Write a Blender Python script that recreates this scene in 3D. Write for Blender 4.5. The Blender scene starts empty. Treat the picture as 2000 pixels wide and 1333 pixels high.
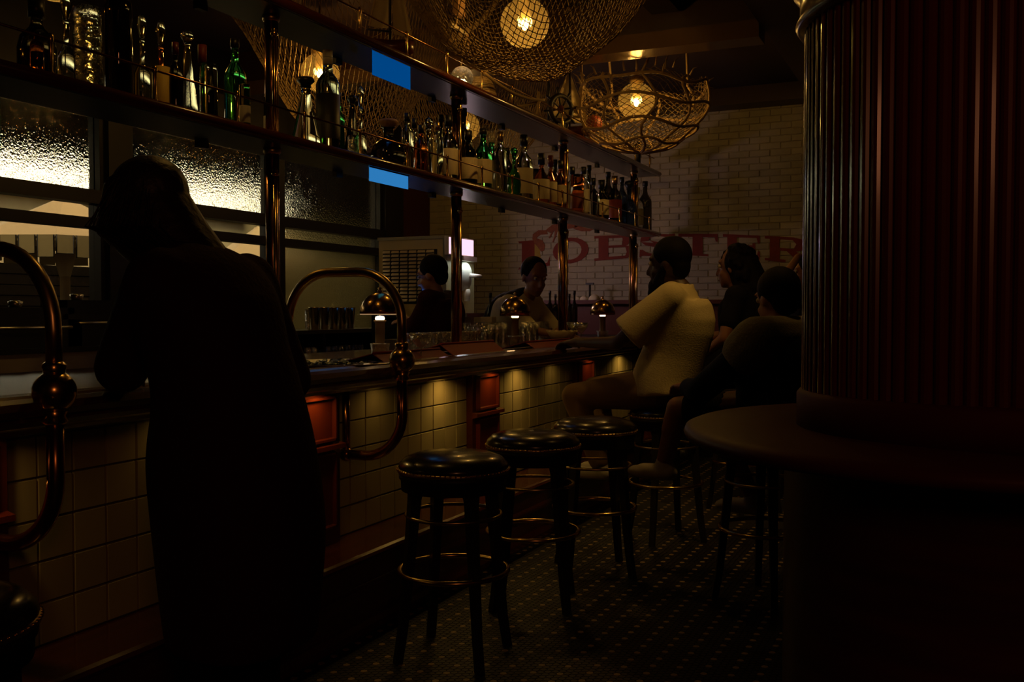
import bpy, bmesh, math, random
from math import sin, cos, pi, radians as R, atan, tan, sqrt, hypot
from mathutils import Vector, Matrix, Euler
random.seed(7)
SC = bpy.context.scene
COL = SC.collection

# ---------------------------------------------------------------- camera, world, exposure
F = 1900.0; H = 1.35; YAW = R(24.6); PITCH = R(1.79)
cam_d = bpy.data.cameras.new('camera'); cam = bpy.data.objects.new('camera', cam_d); COL.objects.link(cam)
cam_d.sensor_width = 36; cam_d.lens = F * 36 / 2000.0; cam_d.clip_start = .05
cam.location = (0, 0, H); cam.rotation_euler = (R(90) - PITCH, 0, YAW)
SC.camera = cam
w = bpy.data.worlds.new('world'); SC.world = w; w.use_nodes = True
w.node_tree.nodes['Background'].inputs[0].default_value = (1, .5, .3, 1)
w.node_tree.nodes['Background'].inputs[1].default_value = .0004
SC.view_settings.view_transform = 'Standard'; SC.view_settings.look = 'None'
SC.view_settings.exposure = 0; SC.view_settings.gamma = 1; SC.view_settings.use_curve_mapping = False
WARM = (1, .56, .12)
def area(name, loc, rot, size, power, color, size_y=None, spread=None):
    l = bpy.data.lights.new(name, 'AREA'); l.energy = power; l.color = color; l.size = size
    if size_y: l.shape = 'RECTANGLE'; l.size_y = size_y
    if spread: l.spread = spread
    o = bpy.data.objects.new(name, l); COL.objects.link(o); o.location = loc; o.rotation_euler = rot
    return o
def point(name, loc, power, color, r=.03):
    l = bpy.data.lights.new(name, 'POINT'); l.energy = power; l.color = color; l.shadow_soft_size = r
    o = bpy.data.objects.new(name, l); COL.objects.link(o); o.location = loc
    return o
# street and patio lighting beyond the windows
area('patio_light', (-6.6, 7.0, 4.2), (R(0), R(28), 0), 1.2, 150, (1, .72, .42), 8.0)
area('patio_light_far', (-6.8, 10.4, 3.6), (0, R(30), 0), .8, 30, (1, .86, .42), 1.0)
# dim unseen room lamps over the drinkers, plus an added rear fill
area('rear_fill_light', (1.3, -1.2, 2.3), (R(80), 0, R(14)), .5, 5.0, (1, .34, .14))  # added warm-red fill from behind the camera, lifts the column
area('room_downlight', (-.7, 4.9, 3.5), (R(16), R(20), 0), .2, 6.5, (1, .54, .13), spread=R(70))
area('room_downlight_far', (-1.2, 8.3, 3.5), (R(25), 0, 0), .3, 2.2, (1, .56, .13))

# ---------------------------------------------------------------- pixel helpers (photo frame 2000 x 1333)
_M = Euler((R(90) - PITCH, 0, YAW)).to_matrix()
def ray(px, py): return _M @ Vector(((px - 1000) / F, -(py - 666.5) / F, -1))
def atX(px, py, X): d = ray(px, py); return Vector((0, 0, H)) + d * (X / d.x)
def atY(px, py, Y): d = ray(px, py); return Vector((0, 0, H)) + d * (Y / d.y)
def YX(px, X): return atX(px, 607, X).y
def zX(px, py, X): return atX(px, py, X).z

# ---------------------------------------------------------------- materials
MATS = {}
def mat(name, col, rough=.5, metal=0, **k):
    if name in MATS: return MATS[name]
    m = bpy.data.materials.new(name); MATS[name] = m; m.use_nodes = True
    nt = m.node_tree; b = nt.nodes['Principled BSDF']
    b.inputs['Base Color'].default_value = (*col, 1); b.inputs['Roughness'].default_value = rough
    b.inputs['Metallic'].default_value = metal
    if k.get('spec') is not None: b.inputs['Specular IOR Level'].default_value = k['spec']
    if k.get('coat'): b.inputs['Coat Weight'].default_value = k['coat']; b.inputs['Coat Roughness'].default_value = .12
    if k.get('trans'): b.inputs['Transmission Weight'].default_value = k['trans']; b.inputs['IOR'].default_value = k.get('ior', 1.45)
    if k.get('emit'):
        b.inputs['Emission Color'].default_value = (*k['emit'], 1); b.inputs['Emission Strength'].default_value = k.get('es', 1)
    if k.get('noise'):
        sc, amt, c2 = k['noise']
        tc = nt.nodes.new('ShaderNodeTexCoord'); n = nt.nodes.new('ShaderNodeTexNoise'); n.inputs['Scale'].default_value = sc
        n.inputs['Detail'].default_value = 4
        mp = nt.nodes.new('ShaderNodeMapping'); mp.inputs['Scale'].default_value = k.get('stretch', (1, 1, 1))
        nt.links.new(tc.outputs['Object'], mp.inputs[0]); nt.links.new(mp.outputs[0], n.inputs['Vector'])
        mx = nt.nodes.new('ShaderNodeMix'); mx.data_type = 'RGBA'
        mx.inputs[6].default_value = (*col, 1); mx.inputs[7].default_value = (*c2, 1)
        cr = nt.nodes.new('ShaderNodeMapRange'); cr.inputs[1].default_value = .5 - amt; cr.inputs[2].default_value = .5 + amt
        nt.links.new(n.outputs[0], cr.inputs[0]); nt.links.new(cr.outputs[0], mx.inputs[0]); nt.links.new(mx.outputs[2], b.inputs['Base Color'])
    if k.get('bump'):
        sc, st = k['bump']
        tc = nt.nodes.new('ShaderNodeTexCoord'); n = nt.nodes.new('ShaderNodeTexNoise'); n.inputs['Scale'].default_value = sc
        n.inputs['Detail'].default_value = 2
        nt.links.new(tc.outputs['Object'], n.inputs['Vector'])
        bp = nt.nodes.new('ShaderNodeBump'); bp.inputs['Strength'].default_value = st; bp.inputs['Distance'].default_value = k.get('bd', .01)
        nt.links.new(n.outputs[0], bp.inputs['Height']); nt.links.new(bp.outputs[0], b.inputs['Normal'])
    return m
mahog = mat('mahogany', (.12, .022, .008), .28, coat=.5, noise=(3, .25, (.06, .012, .005)), stretch=(1, 1, 8))
mahog_l = mat('mahogany_lengthwise', (.11, .022, .008), .25, coat=.6, noise=(3, .25, (.055, .012, .005)), stretch=(8, .6, 8))
redwood = mat('red_panel_wood', (.17, .024, .008), .3, coat=.5, noise=(4, .2, (.11, .016, .006)), stretch=(1, 1, .3))
darkwood = mat('dark_wood', (.007, .004, .003), .55, noise=(5, .2, (.012, .006, .004)))
blackw = mat('black_paint', (.006, .005, .005), .45)
brass = mat('brass', (.72, .46, .16), .22, 1)
brass_d = mat('aged_brass', (.62, .45, .20), .30, 1)
bronze = mat('bronze_tube', (.40, .19, .08), .24, 1, noise=(14, .2, (.30, .13, .05)))
steel = mat('steel', (.55, .53, .48), .28, 1)
satin = mat('satin_shelf_underside', (.11, .105, .085), .3, .9)
leather = mat('black_leather', (.014, .010, .007), .27, coat=.4)
tile_ms = [mat('tile_cream_%s' % n, c, .38, coat=.25, noise=(5, .3, tuple(v * .85 for v in c)))
           for n, c in (('pale', (.47, .40, .22)), ('mid', (.43, .37, .20)), ('warm', (.40, .33, .18)))]
grout = mat('grout', (.10, .08, .05), .8); floor_g = mat('floor_grout', (.012, .010, .009), .8)
brick_ms = [mat('painted_brick_%s' % n, c, .75, noise=(9, .3, tuple(v * .8 for v in c)), bump=(70, .4), bd=.004)
            for n, c in (('pale', (.50, .45, .33)), ('mid', (.46, .41, .29)), ('grey', (.42, .38, .28)))]
mortar = mat('painted_mortar', (.46, .40, .28), .85)
ceil_m = mat('ceiling_paint', (.03, .014, .009), .7)
beam_m = mat('ceiling_beam_wood', (.035, .012, .007), .45)
floor_d = mat('mosaic_black', (.008, .006, .008), .5)
floor_l = mat('mosaic_cream', (.30, .21, .12), .45)
rope = mat('net_twine', (.22, .145, .06), .8)
ware = None
rope2 = mat('hemp_rope', (.40, .27, .12), .8, bump=(90, .5))
red_ink = mat('brick_red_paint', (.22, .022, .008), .75, noise=(30, .3, (.16, .02, .01)))
yel_ink = mat('yellow_paint', (.42, .28, .04), .75)
orange_ink = mat('orange_brown_paint', (.30, .09, .03), .75, noise=(40, .25, (.2, .05, .02)))
cream_p = mat('cream_paper', (.62, .54, .38), .7)
red_lt = mat('red_menu_leatherette', (.22, .010, .008), .6)
white_p = mat('white_enamel', (.62, .58, .48), .35)
grey_met = mat('machine_panel', (.42, .38, .28), .4, .5)
sail_m = mat('sail_cloth', (.55, .44, .24), .8, bump=(40, .2))
def glassm(name, col, rough=.02, ior=1.45): return mat(name, col, rough, trans=1, ior=ior)
g_clear = glassm('clear_glass', (.50, .50, .36)); g_green = glassm('green_glass', (.05, .40, .10)); g_amber = glassm('amber_glass', (.65, .18, .03))
g_dark = glassm('dark_glass', (.05, .04, .02)); g_pale = glassm('pale_spirit_glass', (.80, .78, .55)); g_grey = glassm('grey_green_glass', (.30, .34, .24))
g_blue = glassm('blue_black_glass', (.04, .07, .12)); g_gold = glassm('gold_glass', (.8, .5, .12))
cap_k = mat('black_cap', (.008, .007, .007), .4); cap_b = mat('brass_cap', (.6, .4, .15), .3, 1); cap_r = mat('red_cap', (.10, .010, .006), .4)
cap_w = mat('pale_cap', (.5, .45, .35), .4); cork = mat('cork', (.35, .2, .09), .8)
lab_c = mat('cream_label', (.46, .38, .24), .7); lab_g = mat('grey_label', (.30, .27, .22), .7); lab_y = mat('yellow_label', (.6, .42, .06), .6)
lab_r = mat('red_label', (.16, .018, .012), .6); lab_d = mat('dark_label', (.02, .018, .015), .5)
def emis(name, col, s):
    m = bpy.data.materials.new(name); m.use_nodes = True; nt = m.node_tree
    nt.nodes.clear(); e = nt.nodes.new('ShaderNodeEmission'); o = nt.nodes.new('ShaderNodeOutputMaterial')
    e.inputs[0].default_value = (*col, 1); e.inputs[1].default_value = s; nt.links.new(e.outputs[0], o.inputs[0]); return m
bulb_m = emis('warm_bulb', (1, .62, .22), 30)
def thinglass(name, tint, gloss=.12, rough=.05, bump=None, frost=0, frostcol=(.8, .75, .6), bscale=50, emit=None):
    m = bpy.data.materials.new(name); m.use_nodes = True; nt = m.node_tree; nt.nodes.clear()
    out = nt.nodes.new('ShaderNodeOutputMaterial'); t = nt.nodes.new('ShaderNodeBsdfTransparent'); t.inputs[0].default_value = (*tint, 1)
    g = nt.nodes.new('ShaderNodeBsdfGlossy'); g.inputs['Roughness'].default_value = rough
    mx = nt.nodes.new('ShaderNodeMixShader'); fr = nt.nodes.new('ShaderNodeFresnel'); ge = nt.nodes.new('ShaderNodeNewGeometry'); io = nt.nodes.new('ShaderNodeMath'); io.operation = 'MULTIPLY_ADD'
    io.inputs[1].default_value = -.8333; io.inputs[2].default_value = 1.5; nt.links.new(ge.outputs['Backfacing'], io.inputs[0]); nt.links.new(io.outputs[0], fr.inputs[0])
    ad = nt.nodes.new('ShaderNodeMath'); ad.operation = 'ADD'; ad.inputs[1].default_value = gloss; nt.links.new(fr.outputs[0], ad.inputs[0])
    nt.links.new(ad.outputs[0], mx.inputs[0]); nt.links.new(t.outputs[0], mx.inputs[1]); nt.links.new(g.outputs[0], mx.inputs[2])
    last = mx.outputs[0]
    if frost:
        tl = nt.nodes.new('ShaderNodeBsdfTranslucent'); tl.inputs[0].default_value = (*frostcol, 1)
        m2 = nt.nodes.new('ShaderNodeMixShader'); m2.inputs[0].default_value = frost
        nt.links.new(last, m2.inputs[1]); nt.links.new(tl.outputs[0], m2.inputs[2]); last = m2.outputs[0]
    if emit:
        e = nt.nodes.new('ShaderNodeEmission'); e.inputs[0].default_value = (*emit[0], 1); e.inputs[1].default_value = emit[1]
        a = nt.nodes.new('ShaderNodeAddShader'); nt.links.new(last, a.inputs[0]); nt.links.new(e.outputs[0], a.inputs[1]); last = a.outputs[0]
    if bump:
        tc = nt.nodes.new('ShaderNodeTexCoord'); n = nt.nodes.new('ShaderNodeTexNoise'); n.inputs['Scale'].default_value = bscale; n.inputs['Detail'].default_value = 2
        bp = nt.nodes.new('ShaderNodeBump'); bp.inputs['Strength'].default_value = bump; bp.inputs['Distance'].default_value = .02
        nt.links.new(tc.outputs['Object'], n.inputs['Vector']); nt.links.new(n.outputs[0], bp.inputs['Height']); nt.links.new(bp.outputs[0], g.inputs['Normal'])
    nt.links.new(last, out.inputs[0]); return m

ware = thinglass('table_glass', (.90, .88, .82), .38, .14, bump=.8, bscale=30, frost=.03)
# ---------------------------------------------------------------- mesh builder
class MB:
    def __init__(s): s.v = []; s.f = []; s.sm = []
    def add(s, vs, fs, smooth=False):
        n = len(s.v); s.v += [tuple(v) for v in vs]; s.f += [tuple(i + n for i in f) for f in fs]; s.sm += [smooth] * len(fs); return s
    def box(s, a, b):
        (x0, y0, z0), (x1, y1, z1) = a, b
        return s.add([(x0, y0, z0), (x1, y0, z0), (x1, y1, z0), (x0, y1, z0), (x0, y0, z1), (x1, y0, z1), (x1, y1, z1), (x0, y1, z1)],
                     [(0, 3, 2, 1), (4, 5, 6, 7), (0, 1, 5, 4), (1, 2, 6, 5), (2, 3, 7, 6), (3, 0, 4, 7)])
    def tube(s, pts, r, seg=12, caps=True, smooth=True, closed=False):
        pts = [Vector(p) for p in pts]; n = len(pts); rs = r if isinstance(r, (list, tuple)) else [r] * n
        vs = []; prev = None
        for i, p in enumerate(pts):
            if closed: d = (pts[(i + 1) % n] - pts[i - 1])
            else: d = pts[min(i + 1, n - 1)] - pts[max(i - 1, 0)]
            d = d.normalized() if d.length > 1e-9 else Vector((0, 0, 1))
            if prev is None:
                a = d.orthogonal().normalized()
            else:
                a = prev - d * prev.dot(d); a = a.normalized() if a.length > 1e-6 else d.orthogonal().normalized()
            prev = a; b = d.cross(a)
            for k in range(seg):
                t = 2 * pi * k / seg; vs.append(p + (a * cos(t) + b * sin(t)) * rs[i])
        fs = []
        for i in range(n if closed else n - 1):
            j = (i + 1) % n
            for k in range(seg):
                q = (k + 1) % seg; fs.append((i * seg + k, i * seg + q, j * seg + q, j * seg + k))
        s.add(vs, fs, smooth)
        if caps and not closed:
            m = len(s.v) - len(vs)
            s.f += [tuple(m + k for k in reversed(range(seg))), tuple(m + (n - 1) * seg + k for k in range(seg))]; s.sm += [False, False]
        return s
    def lathe(s, prof, c=(0, 0, 0), seg=20, smooth=True):
        vs = []; n = len(prof)
        for r, z in prof:
            for k in range(seg):
                t = 2 * pi * k / seg; vs.append((c[0] + r * cos(t), c[1] + r * sin(t), c[2] + z))
        fs = [(i * seg + k, i * seg + (k + 1) % seg, (i + 1) * seg + (k + 1) % seg, (i + 1) * seg + k) for i in range(n - 1) for k in range(seg)]
        if prof[0][0] > 1e-6: fs.append(tuple(reversed(range(seg))))
        if prof[-1][0] > 1e-6: fs.append(tuple((n - 1) * seg + k for k in range(seg)))
        return s.add(vs, fs, smooth)
    def ell(s, c, ax, seg=14, rings=9):
        """ellipsoid: ax = three axis vectors"""
        c = Vector(c); ax = [Vector(a) for a in ax]; vs = [c - ax[2]]
        for i in range(1, rings):
            t = -pi / 2 + pi * i / rings
            for k in range(seg):
                p = 2 * pi * k / seg; vs.append(c + ax[0] * cos(t) * cos(p) + ax[1] * cos(t) * sin(p) + ax[2] * sin(t))
        vs.append(c + ax[2]); fs = []
        for k in range(seg): fs.append((0, 1 + (k + 1) % seg, 1 + k))
        for i in range(rings - 2):
            for k in range(seg):
                a = 1 + i * seg; q = (k + 1) % seg; fs.append((a + k, a + q, a + seg + q, a + seg + k))
        a = 1 + (rings - 2) * seg; t = len(vs) - 1
        for k in range(seg): fs.append((a + k, a + (k + 1) % seg, t))
        return s.add(vs, fs, True)
    def sph(s, c, r, seg=12, rings=8): return s.ell(c, ((r, 0, 0), (0, r, 0), (0, 0, r)), seg, rings)
    def cap(s, p0, r0, p1, r1, seg=12):
        """tapered capsule"""
        p0 = Vector(p0); p1 = Vector(p1); d = p1 - p0
        if d.length < 1e-6: return s.sph(p0, max(r0, r1), seg)
        dn = d.normalized(); pts = []; rs = []
        for k in range(4): t = pi / 2 * k / 4; pts.append(p0 - dn * r0 * cos(t)); rs.append(max(r0 * sin(t), .0008))
        pts.append(p0); rs.append(r0); pts.append(p1); rs.append(r1)
        for k in range(1, 5): t = pi / 2 * k / 4; pts.append(p1 + dn * r1 * sin(t)); rs.append(max(r1 * cos(t), .0008))
        return s.tube(pts, rs, seg)
    def chain(s, pts, rs, seg=12):
        for i in range(len(pts) - 1): s.cap(pts[i], rs[i], pts[i + 1], rs[i + 1], seg)
        return s
    def extr(s, prof, y0, y1, smooth=False):
        """profile of (x,z) extruded along Y"""
        n = len(prof); vs = [(x, y0, z) for x, z in prof] + [(x, y1, z) for x, z in prof]
        fs = [(i, (i + 1) % n, n + (i + 1) % n, n + i) for i in range(n)]
        s.add(vs, fs, smooth); m = len(s.v) - 2 * n
        s.f += [tuple(m + i for i in reversed(range(n))), tuple(m + n + i for i in range(n))]; s.sm += [False, False]; return s
    def plate(s, poly, d, fn):
        """flat polygon (list of 2D) with thickness: fn(x,y,depth)->3D"""
        n = len(poly); vs = [fn(x, y, 0) for x, y in poly] + [fn(x, y, d) for x, y in poly]
        fs = [tuple(range(n)), tuple(reversed(range(n, 2 * n)))] + [(i, (i + 1) % n, n + (i + 1) % n, n + i) for i in range(n)]
        return s.add(vs, fs)
    def mesh(s, name):
        me = bpy.data.meshes.new(name); me.from_pydata(s.v, [], s.f)
        me.polygons.foreach_set('use_smooth', s.sm)
        bm = bmesh.new(); bm.from_mesh(me); bmesh.ops.recalc_face_normals(bm, faces=bm.faces); bm.to_mesh(me); bm.free()
        me.update(); return me
    def obj(s, name, m, parent=None, loc=None, rz=0, **k):
        me = s.mesh(name); me.materials.append(m); return link(name, me, parent, loc, rz, **k)
def link(name, me, parent=None, loc=None, rz=0, label=None, cat=None, group=None, kind=None):
    o = bpy.data.objects.new(name, me); COL.objects.link(o)
    if parent: o.parent = parent
    if loc is not None: o.location = loc
    if rz: o.rotation_euler = (0, 0, rz)
    tag(o, label, cat, group, kind); return o
def tag(o, label=None, cat=None, group=None, kind=None):
    if label: o['label'] = label
    if cat: o['category'] = cat
    if group: o['group'] = group
    if kind: o['kind'] = kind
    return o
def thing(name, label, cat, loc=(0, 0, 0), rz=0, group=None):
    o = bpy.data.objects.new(name, None); COL.objects.link(o); o.location = loc; o.rotation_euler = (0, 0, rz); o.empty_display_size = .05
    return tag(o, label, cat, group)
def copy_tree(o, parent=None):
    c = o.copy(); COL.objects.link(c); c.parent = parent
    for ch in list(o.children): copy_tree(ch, c)
    return c
def arc(c, r, a0, a1, n, plane='xz'):
    out = []
    for i in range(n + 1):
        t = a0 + (a1 - a0) * i / n
        if plane == 'xz': out.append((c[0] + r * cos(t), c[1], c[2] + r * sin(t)))
        else: out.append((c[0] + r * cos(t), c[1] + r * sin(t), c[2]))
    return out
def torus_pts(c, r, n=40): return [(c[0] + r * cos(2 * pi * i / n), c[1] + r * sin(2 * pi * i / n), c[2]) for i in range(n)]

# ================================================================ ROOM
WX = -5.8; WY = 10.2; CZ = 3.6
fl = MB().box((WX - .2, -1.6, -.1), (2.6, WY + .2, -.004)).obj('floor', floor_g); tag(fl, kind='structure')
# hexagon mosaic: nearest pieces one by one, the rest joined
P = .028; RW = P * .866
def hexm(m):
    b = MB(); r = P * .535; vs = [(r * cos(R(60 * k)), r * sin(R(60 * k)), 0) for k in range(6)] + [(r * .93 * cos(R(60 * k)), r * .93 * sin(R(60 * k)), .003) for k in range(6)]
    b.add(vs, [(6, 7, 8, 9, 10, 11)] + [(k, (k + 1) % 6, 6 + (k + 1) % 6, 6 + k) for k in range(6)]); me = b.mesh('mosaic_tile'); me.materials.append(m); return me
hd, hl = hexm(floor_d), hexm(floor_l)
near = []; dark_b = MB(); light_b = MB()
i0 = 0
x = -2.2; ix = 0
while x < .9:
    y = 1.2 + (P / 2 if ix % 2 else 0); iy = 0
    while y < 8.6:
        zc = -x * .416 + y * .909; u = x * .909 + y * .416
        lit = (iy % 3 == (ix // 4) % 2) and ix % 4 == 0
        if zc > 3.3 and -.36 < u / zc < .34 and (zc < 6.0 or lit): near.append((zc, x, y, lit))
        y += P; iy += 1
    x += RW; ix += 1
near.sort(key=lambda t: t[0])
def pick(t): return t[3] or t[0] < 3.62
singles = [t for t in near if t[3]][:300]
sset = set(singles)
for t in singles: link('tile', hl, fl, (t[1], t[2], -.004))
r = P * .535
for t in near:
    if t in sset: continue
    b = light_b if t[3] else dark_b
    vs = [(t[1] + q * cos(R(60 * k + 0)), t[2] + q * sin(R(60 * k)), zz) for q, zz in ((r, -.004), (r * .93, -.001)) for k in range(6)]
    b.add(vs, [(6, 7, 8, 9, 10, 11)] + [(k, (k + 1) % 6, 6 + (k + 1) % 6, 6 + k) for k in range(6)])
def quick(b, name, m, parent, **k):
    me = bpy.data.meshes.new(name); me.from_pydata(b.v, [], b.f); me.materials.append(m); return link(name, me, parent, **k)
quick(dark_b, 'mosaic', floor_d, fl, kind='stuff')
if light_b.v: quick(light_b, 'mosaic', floor_l, fl, kind='stuff')

MB().box((WX - .4, -1.6, CZ), (2.6, WY + .2, CZ + .1)).obj('ceiling', ceil_m, kind='structure')
MB().box((2.5, -1.6, -.1), (2.6, WY, CZ)).obj('wall_right', darkwood, kind='structure')
MB().box((WX - .2, -1.6, -.1), (2.6, -1.5, CZ)).obj('wall_rear', darkwood, kind='structure')
# back brick wall
wb = MB().box((WX - .2, WY, -.1), (2.6, WY + .2, CZ)).obj('wall_back', mortar, kind='structure')
bme = []
for m in brick_ms:
    b = MB(); L, T, D = .205, .063, .012
    vs = [(0, 0, 0), (L, 0, 0), (L, 0, T), (0, 0, T), (.004, -D, .004), (L - .004, -D, .004), (L - .004, -D, T - .004), (.004, -D, T - .004)]
    b.add(vs, [(4, 5, 6, 7), (0, 1, 5, 4), (1, 2, 6, 5), (2, 3, 7, 6), (3, 0, 4, 7)]); me = b.mesh('brick'); me.materials.append(m); bme.append(me)
bl = []
z = 1.30; row = 0
while z < 3.42:
    xx = WX + .05 + (.105 if row % 2 else 0)
    while xx < .7:
        bl.append((xx, z)); xx += .21
    z += .068; row += 1
bl.sort(key=lambda t: hypot(t[0] + 1.6, (t[1] - 2.0) * 1.6))
rest = MB()
for n, (xx, z) in enumerate(bl):
    dy = random.uniform(-.0015, .0025)
    if n < 300: link('brick', bme[random.choice((0, 0, 1, 1, 2))], wb, (xx, WY + dy, z))
    else:
        L, T, D = .205, .063, .012
        vs = [(xx, WY, z), (xx + L, WY, z), (xx + L, WY, z + T), (xx, WY, z + T), (xx + .004, WY - D + dy, z + .004), (xx + L - .004, WY - D + dy, z + .004), (xx + L - .004, WY - D + dy, z + T - .004), (xx + .004, WY - D + dy, z + T - .004)]
        rest.add(vs, [(4, 5, 6, 7), (0, 1, 5, 4), (1, 2, 6, 5), (2, 3, 7, 6), (3, 0, 4, 7)])
quick(rest, 'bricks', brick_ms[1], wb, kind='stuff')
# ledge along brick wall
MB().box((-4.3, 9.72, 0), (2.4, WY, 1.42)).box((-4.3, 9.66, 1.42), (2.4, WY - .02, 1.46)).obj('trim_1', mat('banquette_red_wood', (.10, .018, .012), .5), kind='structure')
# beams
MB().box((WX, 9.9, 3.43), (2.5, WY, CZ)).obj('trim_2', beam_m, kind='structure')
MB().box((-1.25, 0, 3.30), (-.75, 9.9, CZ)).obj('trim_3', beam_m, kind='structure')
MB().box((WX, 6.80, 3.33), (-1.25, 6.92, CZ)).obj('trim_10', beam_m, kind='structure')
MB().box((WX, 6.75, 3.21), (-1.25, 6.97, 3.33)).obj('trim_4', mat('satin_beam', (.22, .13, .07), .22, .6), kind='structure')
MB().box((-2.0, 2.0, 3.45), (-1.8, 6.75, CZ)).obj('trim_5', beam_m, kind='structure')

# window wall ---------------------------------------------------------------
zs1, zs2 = 1.0, 2.84
def yw(px): return YX(px, WX)
ywa, ywb, ywc, ywd = yw(-40), yw(205), yw(250), yw(532)
ywe, ywf = yw(548), yw(672)
wl = MB()
wl.box((WX - .15, -1.6, -.1), (WX, WY, zs1)); wl.box((WX - .15, -1.6, zs2), (WX, WY, CZ))
wl.box((WX - .15, -1.6, zs1), (WX, 3.2, zs2)); wl.box((WX - .15, yw(745), zs1), (WX, WY, zs2))
wl.obj('wall_left', blackw, kind='structure')
MB().box((WX + .0, yw(745), zs1), (WX + .06, yw(780), 3.5)).obj('trim_6', blackw, kind='structure')
MB().box((WX + .0, yw(781), 0), (WX + .05, WY, 3.5)).obj('trim_7', mat('dark_red_jamb', (.07, .008, .006), .5), kind='structure')
tx = thinglass('stippled_glass', (.10, .11, .085), .06, .10, bump=1.0, frost=.42, frostcol=(.62, .60, .42), bscale=60)
tl_ = thinglass('lower_pane_glass', (.85, .85, .8), .0, .03)
def stippled():
    m = bpy.data.materials.new('rippled_glass'); m.use_nodes = True; nt = m.node_tree; b = nt.nodes['Principled BSDF']
    b.inputs['Base Color'].default_value = (.62, .60, .47, 1); b.inputs['Transmission Weight'].default_value = 1; b.inputs['Roughness'].default_value = .05; b.inputs['IOR'].default_value = 1.3
    tc = nt.nodes.new('ShaderNodeTexCoord'); n = nt.nodes.new('ShaderNodeTexNoise'); n.inputs['Scale'].default_value = 60; n.inputs['Detail'].default_value = 2
    bp = nt.nodes.new('ShaderNodeBump'); bp.inputs['Strength'].default_value = .55; bp.inputs['Distance'].default_value = .006
    nt.links.new(tc.outputs['Object'], n.inputs['Vector']); nt.links.new(n.outputs[0], bp.inputs['Height']); nt.links.new(bp.outputs[0], b.inputs['Normal']); return m
rip = stippled()
frost_m = mat('frosted_pane', (.50, .47, .30), .35, trans=.75, ior=1.3, bump=(50, .4))
n = 0
for (ya, yb, kind) in ((3.2, ywb, 0), (ywc, ywd, 0), (ywe, yw(745), 1)):
    n += 1
    wd = bpy.data.objects.new('window_%d' % n, None); COL.objects.link(wd); wd['kind'] = 'structure'; wd.location = (WX, ya, zs1)
    def wo(b, nm, m): return b.obj(nm, m, wd, (-WX, -ya, -zs1))
    fr = MB(); fr.box((WX - .1, ya, zs1), (WX + .02, ya + .05, zs2)); fr.box((WX - .1, yb - .05, zs1), (WX + .02, yb, zs2))
    fr.box((WX - .1, ya, zs2 - .05), (WX + .02, yb, zs2)); fr.box((WX - .1, ya, zs1), (WX + .02, yb, zs1 + .05)); wo(fr, 'frame', blackw)
    wo(MB().box((WX - .08, ya, 2.135), (WX + .05, yb, 2.235)), 'transom', blackw)
    wo(MB().box((WX - .08, ya, 1.955), (WX + .05, yb, 2.03)), 'transom', blackw)
    wo(MB().box((WX - .05, ya + .05, 2.235), (WX - .03, yb - .05, zs2 - .05)), 'pane', rip)
    wo(MB().box((WX - .05, ya + .05, 2.03), (WX - .045, yb - .05, 2.135)), 'pane', rip if kind else tl_)
    wo(MB().box((WX - .05, ya + .05, zs1 + .05), (WX - .045, yb - .05, 1.955)), 'pane', frost_m if kind else tl_)
for k, (a, b_) in enumerate(((ywb, ywc), (ywd, ywe))):
    MB().box((WX - .12, a, zs1), (WX + .06, b_, zs2)).obj('trim_%d' % (8 + k), blackw, kind='structure')
# ---- patio beyond the windows
MB().box((-9.6, -1, -.1), (-6.2, 13, -.02)).obj('ground', mat('patio_paving', (.1, .09, .08), .8), kind='structure')
ow = thing('patio_house_wall', 'pale plastered house wall beyond the patio, seen through the windows', 'wall', (-9.4, 0, 0))
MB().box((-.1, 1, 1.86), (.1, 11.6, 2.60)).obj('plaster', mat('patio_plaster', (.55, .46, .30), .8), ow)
MB().box((-.1, 11.6, 0), (.1, 16, 2.60)).obj('plaster', mat('patio_plaster_shaded', (.36, .33, .20), .8), ow)  # same plaster, darker copy: the weaker light is put into its colour
sd = [MB().box((0, 1, 0), (.12, 11.6, .106)).mesh('siding_board')]; sd[0].materials.append(mat('dark_siding', (.008, .006, .004), .9, spec=.03))
for k in range(16): link('siding_board', sd[0], ow, (-.02 + (k % 2) * .012, 0, -.0 + k * .117))
cn = thing('light_box', 'long glowing white light box along the patio wall top', 'light', (-8.9, 0, 2.77))
MB().box((-.06, 3.5, -.11), (.06, 11.0, .11)).obj('diffuser', emis('white_light_box', (1, .87, .62), 6.0), cn)
MB().box((-.09, 3.45, -.13), (-.065, 11.05, .13)).obj('housing', steel, cn)
for k in range(3): MB().box((-.48, 4.3 + 2.4 * k, -.03), (-.09, 4.34 + 2.4 * k, .03)).obj('bracket', steel, cn)
umb_m = mat('umbrella_canvas', (.60, .48, .30), .8); val_m = mat('umbrella_valance_canvas', (.50, .42, .22), .8); pip = mat('umbrella_piping', (.01, .01, .01), .6)
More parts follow.
